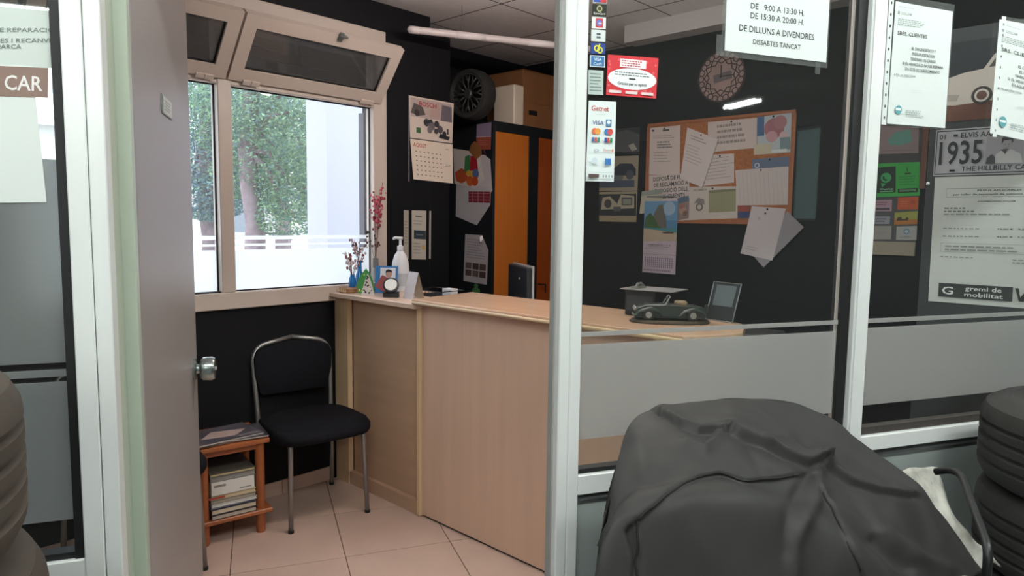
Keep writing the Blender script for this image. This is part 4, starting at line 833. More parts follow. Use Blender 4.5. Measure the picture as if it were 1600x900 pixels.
# ================================================================== PAPERS ON THE CUPBOARD SIDE
sg = 'papers on the cupboard side'
sheet('photo_strip', 'lilac and orange photo strip on the cupboard side', 'photo', FS, [(745, 194.5), (768, 191), (766.5, 233.5), (744, 234)], '8a7a92', lambda p: (p.rect(0, 0, 1, .5, '9a4a38'), p.rect(.03, .52, .97, .98, '8c7c96'), p.lines(.15, .15, .85, .4, 3, 'b5705a', 2, .4), p.rect(0, .49, 1, .52, 'c0b0b0')), .002, .0008, sg)
sheet('white_cutout', 'white paper cut-out beside the painted drawing', 'paper', FS, [(748, 242), (757, 242), (766, 249), (769, 298), (758, 314), (740, 310)], 'bfb6b8', lambda p: p.poly([(.7, .3), (.8, .5), (.8, .7), (.72, .6)], 'a8505c'), .0010, .0006, sg)
sheet('plaid_card', 'tilted white sheet with a dark red plaid patch', 'paper', FS, [(713, 288), (767, 293), (766, 320), (745, 352), (712, 338)], 'b4b0b4', lambda p: None, .0018, .0006, sg)
pk = sheet('plaid_patch', 'dark red plaid paper patch on the tilted sheet', 'paper', FS, [(732, 299), (766, 299.5), (765.5, 317), (732, 316)], '7a2634', lambda p: [p.rect(.0, v, 1, v + .06, 'a86a72') for v in (.2, .5, .8)] + [p.rect(u, 0, u + .03, 1, 'b07a80') for u in (.2, .45, .7)], .0026, .0006, sg)
def d_draw(p):
    p.poly([(.1, .12), (.05, .35), (.3, .48), (.5, .4), (.55, .15), (.3, .05)], 'b5502e'); p.poly([(.4, .35), (.45, .8), (.62, .85), (.66, .45)], '3f7a48'); p.poly([(.62, .4), (.65, .82), (.88, .8), (.92, .42)], 'a5222e'); p.poly([(.45, .3), (.55, .42), (.75, .38), (.72, .22)], 'c8a03c'); p.disc(.83, .32, .12, '5a6a94'); p.disc(.62, .12, .13, 'c05a2c'); p.disc(.8, .12, .12, 'b84a28')
sheet('child_drawing', 'childs painting of bright fruit and leaves', 'drawing', FS, [(708, 232), (748, 238), (757, 280), (742, 294), (710, 287)], 'cdc4bf', d_draw, .0034, .0006, sg, area=[(708, 234), (750, 238), (751, 290), (709, 289)])
sheet('brown_bow', 'brown paper bow above the childs painting', 'paper', FS, [(736, 226), (742, 220), (752, 232), (752, 242), (744, 249), (733, 237)], '8a5a34', None, .0046, .003, sg)
sheet('printed_notice', 'curled notice with six small photographs', 'notice', FS, [(727, 366), (753, 367.5), (763, 391), (760.5, 445), (724, 439)], 'b0aaae', None, .002, .0006, sg)
po = bpy.data.objects[[o.name for o in bpy.data.objects if o.get('label') == 'curled notice with six small photographs'][0]]
iv = po.matrix_basis.inverted() @ FS
def lc(x, y): a = onp(FS, x, y, .0026); return tuple((iv @ V((a[0], a[1], 0))).xy)
pr = Print(lc(724, 439), lc(760.5, 445), lc(726.5, 366), .0006)
pr.lines(.1, .5, .9, .93, 8, '8a8488', 3, .3)
for r in range(2):
    for c in range(3): pr.rect(.08 + c * .3, .13 + r * .155, .34 + c * .3, .26 + r * .155, ('5a4640', '6a5a54', '4a3c3c')[(c + r) % 3])
pr.out('printing', po)
a_ = lc(754, 368); b_ = lc(763, 391)
MB().grid([[(a_[0], a_[1], .001), (a_[0] + .006, a_[1] - .03, .004)], [(a_[0] - .012, a_[1] - .01, .016), (a_[0] - .004, a_[1] - .045, .02)]]).build('curled_corner', mat('paper_curl', 'd8d4d6', .6), po)
cl_ = thing('clover_sticker', 'green clover leaf sticker low on the cupboard side', 'sticker', FS @ Matrix.Translation((*onp(FS, 744, 452), 0)))
for k in range(3):
    a = R(90 + 120 * k); MB().prism([(.022 * math.cos(a) + .02 * math.cos(t * .5236), .022 * math.sin(a) + .02 * math.sin(t * .5236)) for t in range(12)], .0005, .002).build('leaf', mat('clover_green', '4a7a48', .5), cl_)
MB().box(-.003, -.05, .0005, .003, 0, .0018).build('stem', mat('clover_green', '4a7a48', .5), cl_)
# ================================================================== SMALL THINGS ON THE LOW CABINET (top at z = 1.054)
ZL = 1.0545
lg = thing('log_slice', 'rough wood slice with bark on the low cabinet', 'wood slice', tm(2.145, 3.205, ZL))
MB().lathe([(.001, 0), (.062, 0), (.068, .005), (.066, .012), (.069, .02), (.066, .026), (.001, .026)], 26).build('slice', mat('bark', '8d6a4c', .9, var=.35, scale=30, bump=.4), lg)
tg = MB(); 
for k in range(5): MB().box(-.071 + .0, -.05 + k * .02, .006, -.069, -.038 + k * .02, .02).build('pale_mark', mat('bark_pale', 'c8ad90', .8), lg)
M_blue = mat('blue_glass_vase', '1f6fb4', .12, coat=.3)
def vase(name, label, x, y, z, prof, m, grp=None): 
    v = thing(name, label, 'vase', tm(x, y, z), grp); MB().lathe(prof, 20).build('body', m, v, smooth=.8); return v
def sprig(v, n, z0, h, spread, cols, seed, r=.006, sub=7, stem='6b4a40'):
    rn = random.Random(seed); st = MB(); bd = [MB() for _ in cols]
    for i in range(n):
        a = rn.uniform(0, 6.28); tip = V((math.cos(a) * spread * rn.uniform(.3, 1), math.sin(a) * spread * rn.uniform(.3, 1), z0 + h * rn.uniform(.65, 1)))
        b0 = V((0, 0, z0 - .03)); st.tube([b0, b0.lerp(tip, .5) + V((0, 0, .01)), tip], .0011, 4)
        for k in range(sub):
            t = rn.uniform(.55, 1.02); p = b0.lerp(tip, t) + V((rn.uniform(-1, 1), rn.uniform(-1, 1), rn.uniform(-1, 1))) * r * 2.2
            bd[rn.randrange(len(cols))].ball(p, r * rn.uniform(.5, 1), seg=6, sc=(1, 1, rn.uniform(.7, 1.4)))
    st.build('stems', mat('stem_' + stem, stem, .8), v)
    for m, c in zip(bd, cols):
        if m.v: tag(m.build('blossoms', mat('blossom_' + c, c, .8), v, smooth=True), kind='stuff')
v1 = vase('bud_vase', 'tall blue bud vase holding brown seed heads', 2.235, 3.262, ZL, [(.001, 0), (.022, 0), (.024, .03), (.022, .08), (.013, .11), (.012, .15), (.017, .165), (.012, .166), (.001, .15)], M_blue)
sprig(v1, 7, .16, .13, .06, ('8a6a68', 'b59a98', '4a3436'), 4, .008, 6)
v2 = vase('bud_vase', 'small blue vase with pinkish dried blossoms', 2.150, 3.205, ZL + .0265, [(.001, 0), (.018, 0), (.021, .02), (.018, .05), (.011, .062), (.013, .07), (.001, .069)], M_blue)
sprig(v2, 9, .07, .12, .065, ('b08a86', 'd0bcb8', '7a3a34'), 9, .008, 5)
v3 = vase('glass_bottle', 'clear glass bottle with tall red flower sprigs', 2.325, 3.235, ZL, [(.001, 0), (.036, 0), (.040, .01), (.040, .05), (.034, .085), (.016, .115), (.0135, .13), (.0135, .17), (.001, .17)], glassmat('bottle_glass', (.86, .88, .9, 1), 1.5, .05))
MB().lathe([(.0145, .125), (.0165, .125), (.0165, .178), (.0145, .178)], 16, closed=True).build('grey_sleeve', mat('sleeve_grey', '7d7a78', .7), v3)
MB().lathe([(.001, .004), (.035, .004), (.036, .04), (.001, .04)], 16).build('pebbles', mat('pebble_pink', 'b89a8e', .8, var=.3, scale=60), v3)
sprig(v3, 5, .18, .44, .055, ('b04a58', 'c46a74', '8d2f3c'), 21, .010, 17, '6a3038')
sprig(v3, 3, .18, .2, .07, ('3d3a34', '6b4a44'), 5, .009, 5, '5a5046')
gd = thing('green_tree_card', 'green dotted christmas tree card leaning by vases', 'ornament', tm(2.165, 3.108, ZL, R(-50)))
MB().prism([(-.046, 0), (.046, 0), (.05, .03), (.038, .075), (.02, .11), (0, .135), (-.02, .11), (-.04, .075), (-.05, .03)], -.002, .002).build('card', mat('tree_green', '3f8a46', .5), gd, Matrix.Rotation(R(80), 4, 'X'))
dd = MB(); rn = random.Random(2)
for k in range(16):
    u, w_ = rn.uniform(-.036, .036), rn.uniform(.01, .11)
    if abs(u) < .046 * (1 - w_ / .14): dd.add([(u + .004 * math.cos(a / 8 * 6.283), w_ + .004 * math.sin(a / 8 * 6.283), .0026) for a in range(8)], [tuple(range(8))], k % 2)
dd.build('dots', [P('d8d23c'), P('e4e8e0')], gd, Matrix.Rotation(R(80), 4, 'X'), fix=False)
tw = thing('fretwork_tree', 'small black and white fretwork tree ornament', 'ornament', tm(2.115, 3.012, ZL, R(-48)))
MB().prism([(-.034, 0), (.034, 0), (.026, .035), (.014, .08), (0, .115), (-.014, .08), (-.026, .035)], -.004, .004).build('panel', mat('lace_white', 'd4d0ce', .5), tw, Matrix.Rotation(R(90), 4, 'X'))
pt_ = MB(); rn = random.Random(8)
for k in range(22):
    w_ = rn.uniform(.006, .1); u = rn.uniform(-1, 1) * .028 * (1 - w_ / .115); s_ = rn.uniform(.003, .006)
    pt_.add([(u - s_, w_, .0045), (u, w_ - s_, .0045), (u + s_, w_, .0045), (u, w_ + s_, .0045)], [(0, 1, 2, 3)])
tag(pt_.build('cut_outs', M_dark, tw, Matrix.Rotation(R(90), 4, 'X'), fix=False), kind='stuff')
rb = thing('red_booklet', 'dark red booklet leaning open beside the photo', 'booklet', tm(2.185, 2.985, ZL + .0225, R(-48)))
MB().box(-.045, -.004, 0, .045, .004, .075).build('cover', mat('booklet_red', '7d3a3c', .5), rb, Matrix.Rotation(R(-24), 4, 'X') @ Matrix.Rotation(R(28), 4, 'Y'))
ph = thing('portrait_card', 'blue edged card with a portrait of a person', 'photo card', tm(2.270, 3.065, ZL, R(-50)))
MT = Matrix.Rotation(R(80), 4, 'X')
MB().box(-.062, 0, -.003, .062, .145, 0).build('card', mat('card_blue', '2f74b0', .5), ph, MT)
pr = Print((-.035, .042), (.050, .042), (-.035, .136), .0004); pr.rect(0, 0, 1, 1, 'cdd2da'); pr.poly([(.05, 0), (.12, .3), (.4, .42), (.7, .42), (.95, .25), (1, 0)], '4a3a44'); pr.disc(.56, .62, .2, 'b08a7c', .2); pr.poly([(.34, .66), (.36, .84), (.52, .92), (.74, .86), (.78, .66), (.7, .76), (.42, .76)], '2b2226'); pr.mb.build('portrait', [P(c) for c in pr.mats], ph, MT, fix=False)
lm = thing('round_desk_mirror', 'little round white faced lamp tilted on a black base', 'lamp', tm(2.155, 2.865, ZL, R(-45)))
MB().box(-.04, -.02, 0, .04, .02, .028).build('base', M_dark, lm, bevel=.003)
MM = Matrix.Translation((0, -.004, .062)) @ Matrix.Rotation(R(62), 4, 'X')
MB().lathe([(.001, -.012), (.036, -.012), (.041, -.004), (.041, .006), (.034, .009), (.001, .009)], 26).build('housing', M_dark, lm, MM, smooth=.7); MB().lathe([(.001, .009), (.032, .009), (.031, .012), (.001, .013)], 26).build('face', mat('lamp_face', 'dfe2e0', .3), lm, MM)
sp = thing('soap_dispenser', 'white pump soap bottle on the low cabinet', 'bottle', tm(2.385, 3.085, ZL, R(-50)))
S = Matrix.Diagonal((1, .72, 1, 1)); Wp = mat('soap_white', 'd9dadd', .35)
MB().lathe([(.001, 0), (.046, 0), (.050, .008), (.050, .11), (.046, .16), (.034, .20), (.019, .222), (.016, .228), (.001, .228)], 24, M=S).build('bottle', Wp, sp, smooth=.8)
MB().lathe([(.001, .228), (.018, .228), (.018, .252), (.008, .255), (.007, .29), (.001, .29)], 16).build('pump_collar', Wp, sp, smooth=.6)
MB().tube(bend([(.012, 0, .294), (-.03, 0, .298), (-.042, 0, .288)], .01), [.009] * 1 + [.008] * 6 + [.006], 8).build('nozzle', Wp, sp, smooth=True)
MB().lathe([(.0505, .03), (.0507, .03), (.0507, .10), (.0505, .10)], 24, closed=True, M=S).build('label', mat('soap_label', 'b4b8bc', .5), sp)
tc_ = thing('desk_calendar', 'tent shaped desk calendar standing on the cabinet', 'calendar', tm(2.205, 2.745, ZL, R(-10)))
for sg_, nm in ((-1, 'front_leaf'), (1, 'back_leaf')):
    rows = [[(sg_ * .034, -.05, 0), (sg_ * .034, .05, 0)], [(0, -.05, .135), (0, .05, .135)]]
    MB().grid(rows).grid([[(p[0] + .0015, p[1], p[2]) for p in r] for r in rows]).build(nm, mat('tent_' + nm, 'b9b2b4' if sg_ < 0 else 'c9bfa8', .6), tc_)
tr_ = thing('wire_tray', 'dark wire letter tray with a white box inside', 'tray', tm(2.40, 2.78, ZL))
for z in (.002, .03): MB().tube([(-.08, -.11, z), (.08, -.11, z), (.08, .11, z), (-.08, .11, z)], .0025, 5, closed=True).build('rim_wire', M_dark, tr_)
for k in range(8): MB().cyl((-.08, -.1 + k * .028, .002), (-.08, -.1 + k * .028, .03), .0016, seg=5).build('upright', M_dark, tr_)
MB().box(-.078, -.108, 0, .078, .108, .002).build('base', M_dark, tr_)
MB().box(.0, -.10, .003, .05, -.03, .04).build('small_box', mat('tray_white', 'c9c9cc', .5), tr_, bevel=.002)
# ================================================================== ON THE COUNTER: model car, clipboard, picture frame
ZT = 1.0805
mc = flr(1041, 507, ZT); a0, a1 = flr(985, 505, ZT), flr(1100, 508, ZT)
ang = math.atan2(a0.y - a1.y, a0.x - a1.x)
vc = thing('model_car', 'dark green model vintage convertible on an oval base', 'model car', tm((a0.x + a1.x) / 2 + .05, (a0.y + a1.y) / 2 + .02, ZT, ang))   # +x = front of the car
k = (a0 - a1).length / .30
MCS = Matrix.Scale(k, 4)
M_cg = mat('model_green', '2c3530', .35, var=.2, scale=20)
MB().lathe([(.001, 0), (.165, 0), (.168, .006), (.160, .013), (.001, .013)], 30, M=MCS @ Matrix.Diagonal((1, .48, 1, 1))).build('base', mat('base_brown', '4d4234', .8, var=.2, scale=20), vc)
side = [(-.145, .035), (-.15, .05), (-.135, .066), (-.10, .074), (-.02, .078), (.02, .080), (.10, .078), (.135, .066), (.145, .045), (.14, .03), (-.13, .028)]
m = MB()
rows = [[(x, y, .0 + z * zs) for x, z in side] for y, zs in ((-.036, .94), (-.03, 1), (.03, 1), (.036, .94))]
m.grid(rows, closed=True); n = len(side); m.f += [tuple(range(n - 1, -1, -1)), tuple(range(3 * n, 4 * n))]; m.m += [0, 0]
m.v = [tuple(MCS @ V(p)) for p in m.v]; m.build('body', M_cg, vc, smooth=.7)
for sy in (-1, 1):
    for x, l in ((.092, .06), (-.09, .06)):
        f = MB(); pts = [(x - l, .03), (x - l * .7, .058), (x - .01, .072), (x + l * .6, .058), (x + l, .03)]
        rows = [[(px, sy * yy, pz * q) for px, pz in pts] for yy, q in ((.030, 1.0), (.046, .97), (.050, .8))]
        f.grid(rows); f.v = [tuple(MCS @ V(p)) for p in f.v]; f.build('fender', M_cg, vc, smooth=True)
        w_ = MB().lathe([(.001, -.008), (.02, -.008), (.026, -.005), (.026, .005), (.02, .008), (.001, .008)], 18, M=MCS @ Matrix.Translation((x, sy * .043, .036)) @ Matrix.Rotation(R(90), 4, 'X')).build('wheel', M_rubber, vc)
        MB().lathe([(.001, -.0105), (.013, -.010), (.014, .010), (.001, .0105)], 14, M=MCS @ Matrix.Translation((x, sy * .043, .036)) @ Matrix.Rotation(R(90), 4, 'X')).build('hubcap', M_chrome, w_)
    MB().ball(MCS @ V((.145, sy * .024, .058)), .010 * k, sc=(.8, 1, 1)).build('headlamp', M_chrome, vc, smooth=True)
MB().box(-.14, -.05, .024, .15, .05, .030, M=MCS).build('running_board', M_dark, vc)
MB().box(-.002, -.032, .078, .002, .032, .106, M=MCS @ Matrix.Translation((.012, 0, 0)) @ Matrix.Shear('XY', 4, (0, 0))).build('windscreen', M_clear, vc)
MB().tube([MCS @ V(p) for p in ((.024, -.034, .078), (.004, -.034, .112), (.004, .034, .112), (.024, .034, .078))], .0025 * k, 6).build('windscreen_frame', M_chrome, vc)
MB().box(-.07, -.028, .07, -.02, .028, .092, M=MCS).build('seats', mat('seat_tan', '7d6a50', .7), vc, bevel=.005)
MB().tube([MCS @ V((.15, -.04, .034)), MCS @ V((.155, 0, .034)), MCS @ V((.15, .04, .034))], .003 * k, 6).build('bumper', M_chrome, vc)
MB().lathe([(.001, -.004), (.022, -.004), (.022, .004), (.001, .004)], 16, M=MCS @ Matrix.Translation((-.148, 0, .058)) @ Matrix.Rotation(R(75), 4, 'Y')).build('spare_wheel', M_rubber, vc)
cpb = flr(1022, 500, ZT)
bxk = thing('pen_box', 'black box standing behind the model car', 'box', tm(2.405, 1.50, ZT, R(0)))
MB().box(-.055, -.07, 0, .055, .07, .104).build('body', M_dark, bxk, bevel=.003); MB().box(-.056, -.06, .02, -.055, .06, .08).build('front_label', mat('box_label', '33363a', .5), bxk)
cbd = thing('clipboard', 'grey clipboard with a metal clip on the black box', 'clipboard', tm(2.40, 1.485, ZT + .1045, R(8)))
MB().box(-.07, -.125, 0, .09, .10, .004).build('board', mat('clip_grey', '7c7a7a', .5), cbd, bevel=.001)
MB().box(-.05, .03, .004, .03, .06, .010).tube([(-.045, .04, .010), (-.02, .045, .022), (.01, .045, .022), (.03, .04, .010)], .006, 6).build('clip', M_chrome, cbd)
fr0 = flr(1100, 489, ZT)
pf = thing('picture_frame', 'thin metal picture frame leaning on the counter', 'picture frame', tm(2.46, 1.215, ZT, R(-100)))
ML = Matrix.Rotation(R(72), 4, 'X')
q_ = [(-.062, .002), (.062, .002), (.062, .152), (-.062, .152)]
MB().tube([(x, z, 0) for x, z in q_], .003, 6, closed=True).build('frame', M_steel, pf, ML)
MB().box(-.06, .004, -.0015, .06, .15, 0).build('backing', mat('frame_dark', '2b2e30', .3), pf, ML)
MB().box(-.045, .06, .0002, .045, .142, .0008).build('picture', mat('frame_pic', '5d666a', .3), pf, ML)
MB().tube([(0, .10, -.002), (0, .0, -.05)], .0025, 6).build('strut', M_steel, pf, ML)
fw2 = thing('cream_flower', 'small cream fabric flower behind the model car', 'flower', tm(2.425, 1.300, ZT))
rn = random.Random(4)
for kk in range(9):
    a = kk * .7; MB().ball((.014 * math.cos(a), .014 * math.sin(a), .03 + .004 * (kk % 3)), .014, sc=(1, .6, .9)).build('petal', mat('petal_cream', '9c9684', .8), fw2, smooth=True)
MB().cyl((0, 0, 0), (0, 0, .03), .006, seg=8).build('stem', mat('stem_green2', '55604a', .8), fw2)
# ================================================================== DESK BEHIND THE COUNTER
dk = thing('office_desk', 'dark desk behind the reception counter', 'desk', tm(0, 0, 0))
MB().box(2.78, 1.15, .72, 3.40, 3.10, .75).build('desktop', M_dark, dk, bevel=.003)
for x in (2.80, 3.36):
    for y in (1.18, 3.05): MB().box(x, y, 0, x + .03, y + .03, .72).build('leg', M_dark, dk)
mo = thing('computer_monitor', 'dark monitor with a white edge seen from behind', 'monitor', tm(3.02, 2.745, .75, R(58)))
MB().box(-.10, -.08, 0, .10, .08, .012).build('foot', M_dark, mo, bevel=.004); MB().box(-.02, .01, .012, .02, .03, .2).build('neck', M_dark, mo)
MB().box(-.21, -.0, .14, .21, .03, .44).build('shell', mat('monitor_shell', '34363b', .4), mo, bevel=.006); MB().box(-.215, -.012, .13, .215, 0, .45).build('bezel', mat('monitor_bezel', 'b9b4b2', .4), mo, bevel=.002)
MB().box(-.195, -.0135, .15, .195, -.012, .43).build('screen', mat('screen_black', '101114', .1), mo); MB().ball((-.06, .031, .37), .008).build('logo', M_chrome, mo)
pr_ = thing('desk_printer', 'dark printer on the desk behind the glass', 'printer', tm(3.12, 1.42, .75))
MB().box(-.2, -.2, 0, .2, .2, .16).build('body', mat('printer_dark', '26282a', .5), pr_, bevel=.012); MB().box(-.205, -.15, .05, -.19, .15, .09).build('paper_slot', M_dark, pr_); MB().box(-.1, -.15, .16, .15, .15, .20).build('lid', mat('printer_lid', '2f3133', .45), pr_, bevel=.006)
gb = thing('grey_desk_box', 'small grey box standing on the desk', 'box', tm(2.86, 1.19, .75))
MB().box(-.03, -.02, 0, .03, .06, .22).build('body', mat('greybox', '5a5a5c', .6), gb, bevel=.003); MB().box(-.031, -.01, .05, -.03, .05, .17).build('front_label', mat('greybox_label', '6a6a6c', .6), gb)
oc = thing('office_chair', 'black office chair with a chrome arm behind the counter', 'chair', tm(2.78 - .02, 1.95, 0, R(200)))
oc.location = (3.68, 2.05, 0)
MB().lathe([(.001, .40), (.22, .40), (.24, .43), (.22, .47), (.001, .48)], 24).build('seat', M_fabric, oc, smooth=.8)
MB().box(-.20, -.26, .52, .20, -.20, 1.02).build('backrest', M_fabric, oc, bevel=.02, segs=2); MB().box(-.03, -.27, .40, .03, -.24, .55).build('back_bar', M_dark, oc)
MB().cyl((0, 0, .08), (0, 0, .40), .025).build('gas_lift', M_chrome, oc)
for kk in range(5):
    a = kk * 1.2566; MB().tube([(0, 0, .09), (.26 * math.cos(a), .26 * math.sin(a), .06)], .018, 8).build('base_arm', M_dark, oc); MB().ball((.26 * math.cos(a), .26 * math.sin(a), .03), .03).build('castor', M_dark, oc)
for sx_ in (-1, 1): MB().tube(bend([(sx_ * .23, -.15, .44), (sx_ * .27, -.12, .68), (sx_ * .27, .14, .68), (sx_ * .23, .12, .44)], .06), .012, 8).build('armrest', M_chrome, oc, smooth=True)
# ================================================================== WORKSHOP FOREGROUND
TG = 'worn tyres stacked in front of the partition'
def tyre(label, x, y, z0, Ro=.31, w_=.215, m=M_rubber, grooves=4):
    t = thing('tyre', label, 'tyre', tm(x, y, z0), TG); Ri = Ro - .115
    pf_ = [(Ri, .03), (Ri - .004, .012), (Ri + .012, .004), (Ri + .05, 0), (Ro - .035, .004), (Ro - .012, .018), (Ro - .002, .038)]
    for g in range(grooves):
        zc = .045 + (w_ - .09) * (g + .5) / grooves; pf_ += [(Ro, zc - .007), (Ro - .007, zc - .004), (Ro - .007, zc + .004), (Ro, zc + .007)]
    pf_ += [(Ro - .002, w_ - .038), (Ro - .012, w_ - .018), (Ro - .035, w_ - .004), (Ri + .05, w_), (Ri + .045, w_ - .004), (Ri + .012, w_ - .006), (Ri - .004, w_ - .012), (Ri, w_ - .03), (Ri + .04, w_ - .06), (Ri + .06, w_ / 2), (Ri + .04, .06)]
    MB().lathe(pf_, 72, closed=True).build('carcass', m, t, smooth=.5)
    for zb in (w_ - .007,): MB().lathe([(Ri - .004, zb - .006), (Ri + .010, zb - .001), (Ri + .022, zb + .002), (Ri + .010, zb + .003)], 60, closed=True).build('bead_ring', mat('bead_grey', '565554', .6), t, smooth=True)
    return t
zt = 1.02
for i, lb in enumerate(('topmost tyre of the stack at the right edge', 'second tyre from the top of the right stack', 'third tyre from the top of the right stack', 'fourth tyre from the top of the right stack')):
    tyre(lb, 2.215 + .012 * (i % 2), .012, zt - .217 * (i + 1), w_=.216)
tyre('lowest tyre of the stack at the right edge', 2.215, .012, 0, w_=zt - .217 * 4 - .001)
zl = 1.28
for i, lb in enumerate(('topmost dusty tyre of the stack at the left edge', 'second dusty tyre from the top of the left stack', 'third dusty tyre from the top of the left stack', 'fourth dusty tyre from the top of the left stack', 'fifth dusty tyre from the top of the left stack')):
    tyre(lb, -.108 + (.016 if i > 0 else 0), 1.0, zl - .207 * (i + 1), Ro=.30, w_=.206, m=M_rubberb)
tyre('lowest dusty tyre of the stack at the left edge', -.092, 1.0, 0, Ro=.30, w_=zl - .207 * 5 - .001, m=M_rubberb)
# black cover thrown over a machine
def ppt(px, py, n):      # point on the vertical plane at distance n through a pixel
    v = ray(px, py); return EYE + v * (n / v.dot(N))
def resample(pts, k):
    pts = [V(p) for p in pts]; L_ = [0]
    for a, b in zip(pts, pts[1:]): L_.append(L_[-1] + (b - a).length)
    out = []
    for i in range(k):
        t = L_[-1] * i / (k - 1); j = max(q for q in range(len(L_)) if L_[q] <= t + 1e-9); j = min(j, len(pts) - 2)
        out.append(pts[j].lerp(pts[j + 1], (t - L_[j]) / max(1e-9, L_[j + 1] - L_[j])))
    return out
rowsC = []
ridge = [(958, 770, 1.02), (968, 705, 1.10), (984, 662, 1.16), (1012, 640, 1.20), (1075, 629, 1.22), (1145, 621.5, 1.22), (1240, 628, 1.22), (1304, 655, 1.19), (1345, 692, 1.15), (1420, 742, 1.09), (1480, 815, 1.03), (1535, 893, .99)]
mid1 = [(952, 800, .98), (962, 745, 1.02), (985, 705, 1.06), (1030, 680, 1.08), (1090, 668, 1.09), (1150, 664, 1.10), (1220, 680, 1.10), (1275, 712, 1.08), (1320, 745, 1.05), (1390, 790, 1.01), (1450, 850, .97), (1510, 910, .95)]
mid2 = [(943, 850, .93), (955, 800, .95), (978, 770, .97), (1030, 750, .97), (1090, 740, .97), (1150, 742, .97), (1210, 755, .97), (1262, 778, .96), (1305, 805, .95), (1365, 845, .93), (1430, 900, .90), (1490, 950, .88)]
mid3 = [(925, 960, .86), (940, 930, .86), (965, 910, .86), (1020, 900, .86), (1080, 895, .86), (1150, 895, .86), (1200, 900, .86), (1250, 915, .86), (1290, 930, .86), (1350, 960, .85), (1410, 1000, .83), (1470, 1050, .82)]
NC = 170
R3 = [resample([ppt(*p) for p in r], NC) for r in (ridge, mid1, mid2, mid3)]
bk = [V((p.x, p.y, max(.12, p.z - .45))) + N * min(.09, 1.31 - p.dot(N)) for p in R3[0]]
bk0 = [p.lerp(q, .35) + N * .02 + V((0, 0, .02)) for p, q in zip(R3[0], bk)]
low = [V((p.x, p.y, .04)) - N * .10 + T * ((i / (NC - 1)) - .45) * .15 for i, p in enumerate(R3[3])]
ctrl = [bk, bk0] + R3 + [low]
def cat(p0, p1, p2, p3, t): return .5 * ((2 * p1) + (p2 - p0) * t + (2 * p0 - 5 * p1 + 4 * p2 - p3) * t * t + (3 * p1 - p0 - 3 * p2 + p3) * t ** 3)
grid = []
for i in range(len(ctrl) - 1):
    steps = 8 if i == 0 else (6 if i == 1 else 46)
    for s_ in range(steps):
        t = s_ / steps; a, b, c, d_ = ctrl[max(i - 1, 0)], ctrl[i], ctrl[i + 1], ctrl[min(i + 2, len(ctrl) - 1)]
        if i <= 1: grid.append([q.lerp(r_, t) for q, r_ in zip(b, c)])
        else: grid.append([cat(w0 if i > 2 else w1, w1, w2, w3, t) for w0, w1, w2, w3 in zip(a, b, c, d_)])
grid.append(ctrl[-1])
grid = [[sum((row[min(max(j + o, 0), NC - 1)] for o in range(-5, 6)), V()) / 11 if 5 <= j < NC - 5 else row[j] for j in range(NC)] for row in grid]
# creases of the cloth: (polyline on the cover as seen, depth, width); sampled on the cover itself
folds = [([(1035, 650), (1068, 668), (1090, 674), (1128, 671)], .022, 16, 1), ([(1075, 690), (1100, 698), (1122, 676)], .012, 12, -1), ([(1148, 673), (1205, 700), (1240, 720), (1258, 728), (1276, 722)], .026, 20, 1), ([(1200, 690), (1225, 688), (1255, 715)], .010, 10, 0),
         ([(995, 812), (1040, 775), (1090, 745), (1125, 738), (1165, 752), (1215, 747), (1262, 738)], .010, 20, 1), ([(1268, 720), (1284, 721)], .018, 12, 0), ([(1285, 770), (1310, 815), (1350, 905)], .009, 18, 1), ([(1284, 726), (1330, 755), (1370, 768), (1418, 774)], .018, 18, 1),
         ([(1278, 735), (1275, 780), (1240, 850), (1236, 900)], .012, 14, 0), ([(1262, 745), (1235, 790), (1228, 860)], -.008, 12, 0), ([(1380, 830), (1430, 870), (1480, 890)], .014, 13, 0), ([(1366, 846), (1420, 888)], -.010, 11, 0), ([(1060, 800), (1090, 860), (1100, 920)], .008, 26, 0), ([(985, 830), (998, 870), (995, 920)], -.014, 7, 0), ([(1000, 690), (1008, 760), (985, 800)], .006, 16, 0), ([(1165, 690), (1190, 735)], -.007, 12, 0), ([(1300, 790), (1360, 830)], .006, 12, 0)]
def proj(p):
    q = p - EYE; z = q.dot(FWD); return 800 + F * q.dot(RGT) / z, 450 - F * q.dot(UPV) / z
def segd(x, y, pl):
    best, sd_ = 1e9, 1
    for (ax, ay), (bx_, by) in zip(pl, pl[1:]):
        t = max(0, min(1, ((x - ax) * (bx_ - ax) + (y - ay) * (by - ay)) / ((bx_ - ax) ** 2 + (by - ay) ** 2))); d_ = math.hypot(x - ax - t * (bx_ - ax), y - ay - t * (by - ay))
        if d_ < best: best = d_; sd_ = 1 if (bx_ - ax) * (y - ay) - (by - ay) * (x - ax) > 0 else -1
    return best, sd_
from mathutils import noise
gv = []
for i, row in enumerate(grid):
    for j, p in enumerate(row):
        a = grid[min(i + 1, len(grid) - 1)][j] - grid[max(i - 1, 0)][j]; b = row[min(j + 1, NC - 1)] - row[max(j - 1, 0)]
        nn = a.cross(b); nn = nn.normalized() if nn.length > 1e-9 else V((0, 0, 1))
        if nn.dot(EYE - p) < 0: nn = -nn
        dsp = .006 * noise.noise(p * 7) + .003 * noise.noise(p * 19)
        if i >= 14:
            x, y = proj(p)
            for pl, dp, wd_, sg_ in folds:
                d_, side_ = segd(x, y, pl)
                if d_ < wd_ * 3:
                    if sg_ == 0 or side_ * sg_ < 0: dsp += .75 * dp * math.exp(-(d_ / wd_) ** 2 * 1.3)
                    else: dsp += .75 * dp * max(0, 1 - d_ / 4) - dp * .18 * math.exp(-(d_ / 8) ** 2)
        gv.append(p + nn * dsp)
cv = thing('machine_cover', 'black cloth cover draped over a machine in front', 'cover', None)
